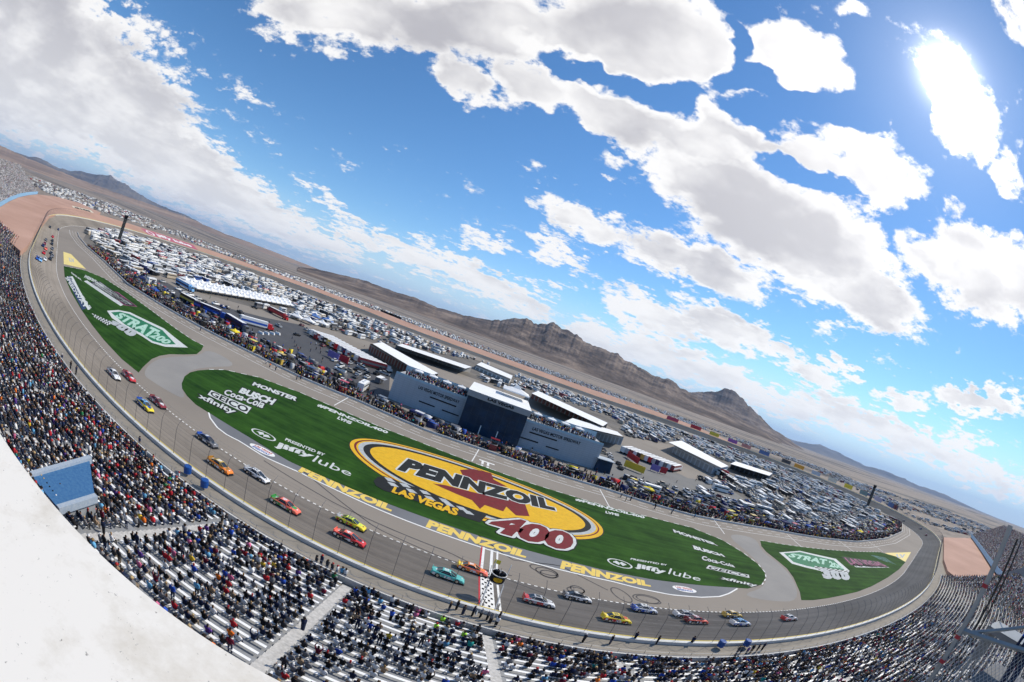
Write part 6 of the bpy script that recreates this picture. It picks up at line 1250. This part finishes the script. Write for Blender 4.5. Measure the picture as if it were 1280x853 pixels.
# ================================================================== near structures
rt = empty('roof_terrace', (-12, -650, 34), 0, 'dirty white roof slab sweeping across the near left corner', 'roof'); rti = Vector((-12, -650, 34))
def near_roof():
    m = mat('roof_membrane', (.72, .71, .69), .85, 0); nt = m.node_tree; N = nt.nodes; L = nt.links; b = N['Principled BSDF']; tc = N.new('ShaderNodeTexCoord')
    a = N.new('ShaderNodeTexNoise'); a.inputs['Scale'].default_value = 1.1; a.inputs['Detail'].default_value = 9; a.inputs['Roughness'].default_value = .72; L.new(tc.outputs['Object'], a.inputs[0])
    r = N.new('ShaderNodeValToRGB'); e = r.color_ramp.elements; e[0].position = .30; e[0].color = (.56, .51, .43, 1); e[1].position = .50; e[1].color = (.74, .70, .635, 1); L.new(a.outputs[0], r.inputs[0])
    v = N.new('ShaderNodeTexNoise'); v.inputs['Scale'].default_value = 26; v.inputs['Detail'].default_value = 3; v.inputs['Roughness'].default_value = .8; L.new(tc.outputs['Object'], v.inputs[0]); mr = N.new('ShaderNodeMapRange'); mr.inputs[1].default_value = .66; mr.inputs[2].default_value = .74; mr.inputs[3].default_value = 1; mr.inputs[4].default_value = .35; L.new(v.outputs[0], mr.inputs[0])
    mx = N.new('ShaderNodeMix'); mx.data_type = 'RGBA'; mx.blend_type = 'MULTIPLY'; mx.inputs[0].default_value = 1; L.new(r.outputs[0], mx.inputs[6]); L.new(mr.outputs[0], mx.inputs[7]); L.new(mx.outputs[2], b.inputs['Base Color']); return m
RXR = CAM[0]+5.0; RY = CAM[1]+1.22; RZ_ = CAM[2]-1.6
mb = MB(); mb.prism([(-60, RY), (RXR, RY), (RXR, RY-14), (-60, RY-14)], RZ_-.5, RZ_, 0, 0, True); o = mb.build('roof_slab', near_roof(), rt); o.data.transform(Matrix.Translation(-rti)); 
mb = MB(); mb.prism([(-60, RY-.6), (RXR-.3, RY-.6), (RXR-.3, RY-13), (-60, RY-13)], 17.5, RZ_-.5); o = mb.build('tower_wall', BLUEG, rt); o.data.transform(Matrix.Translation(-rti))
# blue booth in the seats
bz = 11.9; Pb = GL([(40, 591), (112, 571), (118, 576), (119, 619), (74, 633)], bz)
bth = empty('camera_booth', (Pb[0][0], Pb[0][1], bz), 0, 'weathered blue booth with pale ledges standing in the left seats', 'booth'); bo = (Pb[0][0], Pb[0][1], bz)
Pq = [Pb[0], Pb[1], Pb[3], Pb[4]]
mb = MB(); mb.prism(Pq, bz-2.9, bz-.9); loc(mb, 'wall', mat('booth_wall', (.28, .29, .30), .7, .2, 1), bth, bo)
mb = MB(); mb.prism(Pq, bz-.9, bz-.3); loc(mb, 'blue_panel', mat('scuffed_blue', (.025, .10, .25), .6, 0, 3.2, col2=(.07, .18, .33), detail=12), bth, bo)
mb = MB(); LE = mat('ledge_grey', (.40, .44, .48), .7, 0, 3.5, col2=(.26, .33, .42), detail=9)
for a, b in ((Pq[0], Pq[1]), (Pq[3], Pq[2])):
    a, b = np.array(a), np.array(b); t_ = (b-a)/np.linalg.norm(b-a); n2 = np.array([-t_[1], t_[0]]); c = (a+b)/2; mb.box((c[0], c[1], bz-.35), (float(np.linalg.norm(b-a))+.3, .55, .7), math.atan2(t_[1], t_[0]))
loc(mb, 'ledge', LE, bth, bo)
# mast, braces and mesh at the near right
def at_d(px, py, d): r_ = ray(px, py); return tuple(CAM+r_*d)
mst = empty('steel_mast', at_d(1228, 740, 8), 0, 'grey steel mast with red tape bands rising at the right edge', 'mast'); mi_ = Vector(at_d(1228, 740, 8))
rv = ray(1228, 740); hx = CAM[0]+rv[0]*8/math.hypot(rv[0], rv[1])*.99; hy = CAM[1]+rv[1]*8/math.hypot(rv[0], rv[1])*.99; zt = CAM[2]+.02
def mpart(mb, nm, m): o = mb.build(nm, m, mst); o.data.transform(Matrix.Translation(-mi_)); return o
STEEL = mat('mast_steel', (.30, .31, .31), .5, .15, 2, metal=.5)
mb = MB(); mb.box((hx, hy, zt-8.05), (.085, .085, 16)); mpart(mb, 'mast_tube', STEEL)
mb = MB(); mb.tube([(hx+.30, hy-.16, zt-.2), (hx+.30, hy-.16, zt-16)], .022, 6); mb.tube([(hx+.36, hy-.24, zt-.2), (hx+.36, hy-.24, zt-16)], .016, 6); mpart(mb, 'cable_run', mat('cable_black', (.02, .02, .02), .5, 0))
for z in (.98, 1.82, 2.25):
    mb = MB(); mb.box((hx, hy, zt-z), (.10, .10, .06)); mpart(mb, 'tape_band', mat('red_tape', (.32, .03, .04), .5, .1))

mb = MB(); mb.tube([(hx, hy, zt-1.75), (hx+2.2, hy-2.4, zt-.9)], .035, 5); mb.tube([(hx, hy, zt-1.7), (hx+2.0, hy-2.5, zt-1.7)], .045, 5); mb.tube([(hx, hy, zt-2.75), (hx+2.0, hy-2.5, zt-2.75)], .045, 5); mpart(mb, 'brace', STEEL)
# chain link panel
cl = empty('chain_link_panel', (hx, hy, zt-2.7), 0, 'chain link mesh panel hanging right of the steel mast', 'fence'); cli = Vector((hx, hy, zt-2.7)); e1 = np.array([2.0, -2.5, 0])/3.2; pitch = .11; mb = MB(); W2, H2 = 3.2, 2.4
n_ = int((W2+H2)/pitch)
for k in range(n_):
    for sgn in (0, 1):
        a = max(0, k*pitch-H2), min(W2, k*pitch); za = k*pitch-a[0], k*pitch-a[1]
        if sgn: A_ = np.array([hx, hy, zt-1.75])+e1*a[0]-np.array([0, 0, za[0]]); B_ = np.array([hx, hy, zt-1.75])+e1*a[1]-np.array([0, 0, za[1]])
        else: A_ = np.array([hx, hy, zt-1.75-H2])+e1*a[0]+np.array([0, 0, za[0]]); B_ = np.array([hx, hy, zt-1.75-H2])+e1*a[1]+np.array([0, 0, za[1]])
        if np.linalg.norm(A_-B_) > .02: mb.tube([A_, B_], .0055, 3, cap=False)
o = mb.build('wire_mesh', RAILM, cl, fix=False); o.data.transform(Matrix.Translation(-cli))
# camera platform & spectator at the right edge
pl = at_d(1262, 795, 10.5); plr = empty('steel_platform', pl, 0, 'bright metal platform box behind the mesh at the right edge', 'platform'); mb = MB(); mb.box((0, 0, 0), (.9, 1.2, .12)); mb.box((0, .5, -.35), (.9, .08, .6)); link('deck_plate', _fx(mb, 'deck_plate', [mat('platform_metal', (.20, .205, .21), .5, .1, 2, metal=.3)]), plr); mb = MB()
for sx in (-.4, .4):
    for sy in (-.55, .55): mb.tube([(sx, sy, -9), (sx, sy, 0)], .04, 5); mb.tube([(sx, sy, 0), (sx, sy, .9)], .02, 4)
link('leg', mb.mesh('leg', [STEEL]), plr)
pb_ = at_d(1266, 842, 9.5); person((pb_[0], pb_[1], pb_[2]), 1.0, 'stand', PN.index('blue'), 6, 1, 0, 'person in bright blue jacket behind the mesh at the right edge', None)
mb = MB(); mb.box((pb_[0]+.3, pb_[1]-.6, pb_[2]-.52), (3.4, 3.0, .12)); mb.box((pb_[0]+.3, pb_[1]-.6, pb_[2]-6), (.3, .3, 11)); o = mb.build('photo_deck', mat('deck_grey', (.12, .12, .125), .7, .2, 3), None); tag(o, 'dark grey deck under the blue jacket person at the right edge', 'platform')
# ================================================================== air
HZ = True
if HZ:
    m = bpy.data.materials.new('haze_air'); m.use_nodes = True; nt = m.node_tree; nt.nodes.clear(); pv = nt.nodes.new('ShaderNodeVolumePrincipled'); mo_ = nt.nodes.new('ShaderNodeOutputMaterial'); nt.links.new(pv.outputs[0], mo_.inputs['Volume'])
    pv.inputs['Color'].default_value = (.40, .62, 1.0, 1); pv.inputs['Density'].default_value = 2.0e-5; pv.inputs['Anisotropy'].default_value = .2
    mb = MB(); mb.box((0, 0, 590), (96000, 96000, 1320)); mb.f.append([3, 2, 1, 0]); mb.f.pop(); o = mb.build('haze', m); o['kind'] = 'stuff'; o['label'] = 'thin blue air haze over the desert'

# ================================================================== one object per separate piece
def islands(me):
    n = len(me.vertices); par = list(range(n))
    def fd(a):
        while par[a] != a: par[a] = par[par[a]]; a = par[a]
        return a
    for p in me.polygons:
        v = p.vertices; a = fd(v[0])
        for q in v[1:]: b = fd(q); par[b] = a
    g = {}
    for p in me.polygons: g.setdefault(fd(p.vertices[0]), []).append(p)
    out = []
    for ps_ in g.values():
        vs_ = sorted({v for p in ps_ for v in p.vertices}); ix = {v: i for i, v in enumerate(vs_)}
        m2 = bpy.data.meshes.new(me.name); m2.from_pydata([tuple(me.vertices[v].co) for v in vs_], [], [[ix[v] for v in p.vertices] for p in ps_])
        for mm in me.materials: m2.materials.append(mm)
        m2.polygons.foreach_set('material_index', [p.material_index for p in ps_]); m2.update(); out.append(m2)
    return out
_isl = {}
NEWN = {'wheel_set': 'wheel', 'pole': 'pole', 'canopy_pole': 'canopy_pole', 'seat': 'seat', 'door_column': 'door_column', 'support_beam': 'support_beam', 'mast': 'mast', 'leg': 'leg', 'ledge': 'ledge', 'side_stripe': 'side_stripe', 'post': 'post', 'brace': 'brace', 'cable_run': 'cable_run', 'roof_rail': 'roof_rail'}
for o in list(sc.objects):
    if o.type != 'MESH' or o.parent is None: continue
    st_ = o.name.split('.')[0]
    if st_ not in NEWN or o.parent.name.startswith(('lane_fence', 'catch_fence', 'grandstand')): continue
    if o.data.name not in _isl: _isl[o.data.name] = islands(o.data) if len(o.data.vertices) < 3000 else [o.data]
    ms = _isl[o.data.name]
    if len(ms) < 2: continue
    for m2 in ms:
        c = o.copy(); c.data = m2; COL.objects.link(c); c.parent = o.parent; c.name = NEWN[st_]
        if o.material_slots and o.material_slots[0].link == 'OBJECT': c.material_slots[0].link = 'OBJECT'; c.material_slots[0].material = o.material_slots[0].material
    bpy.data.objects.remove(o)
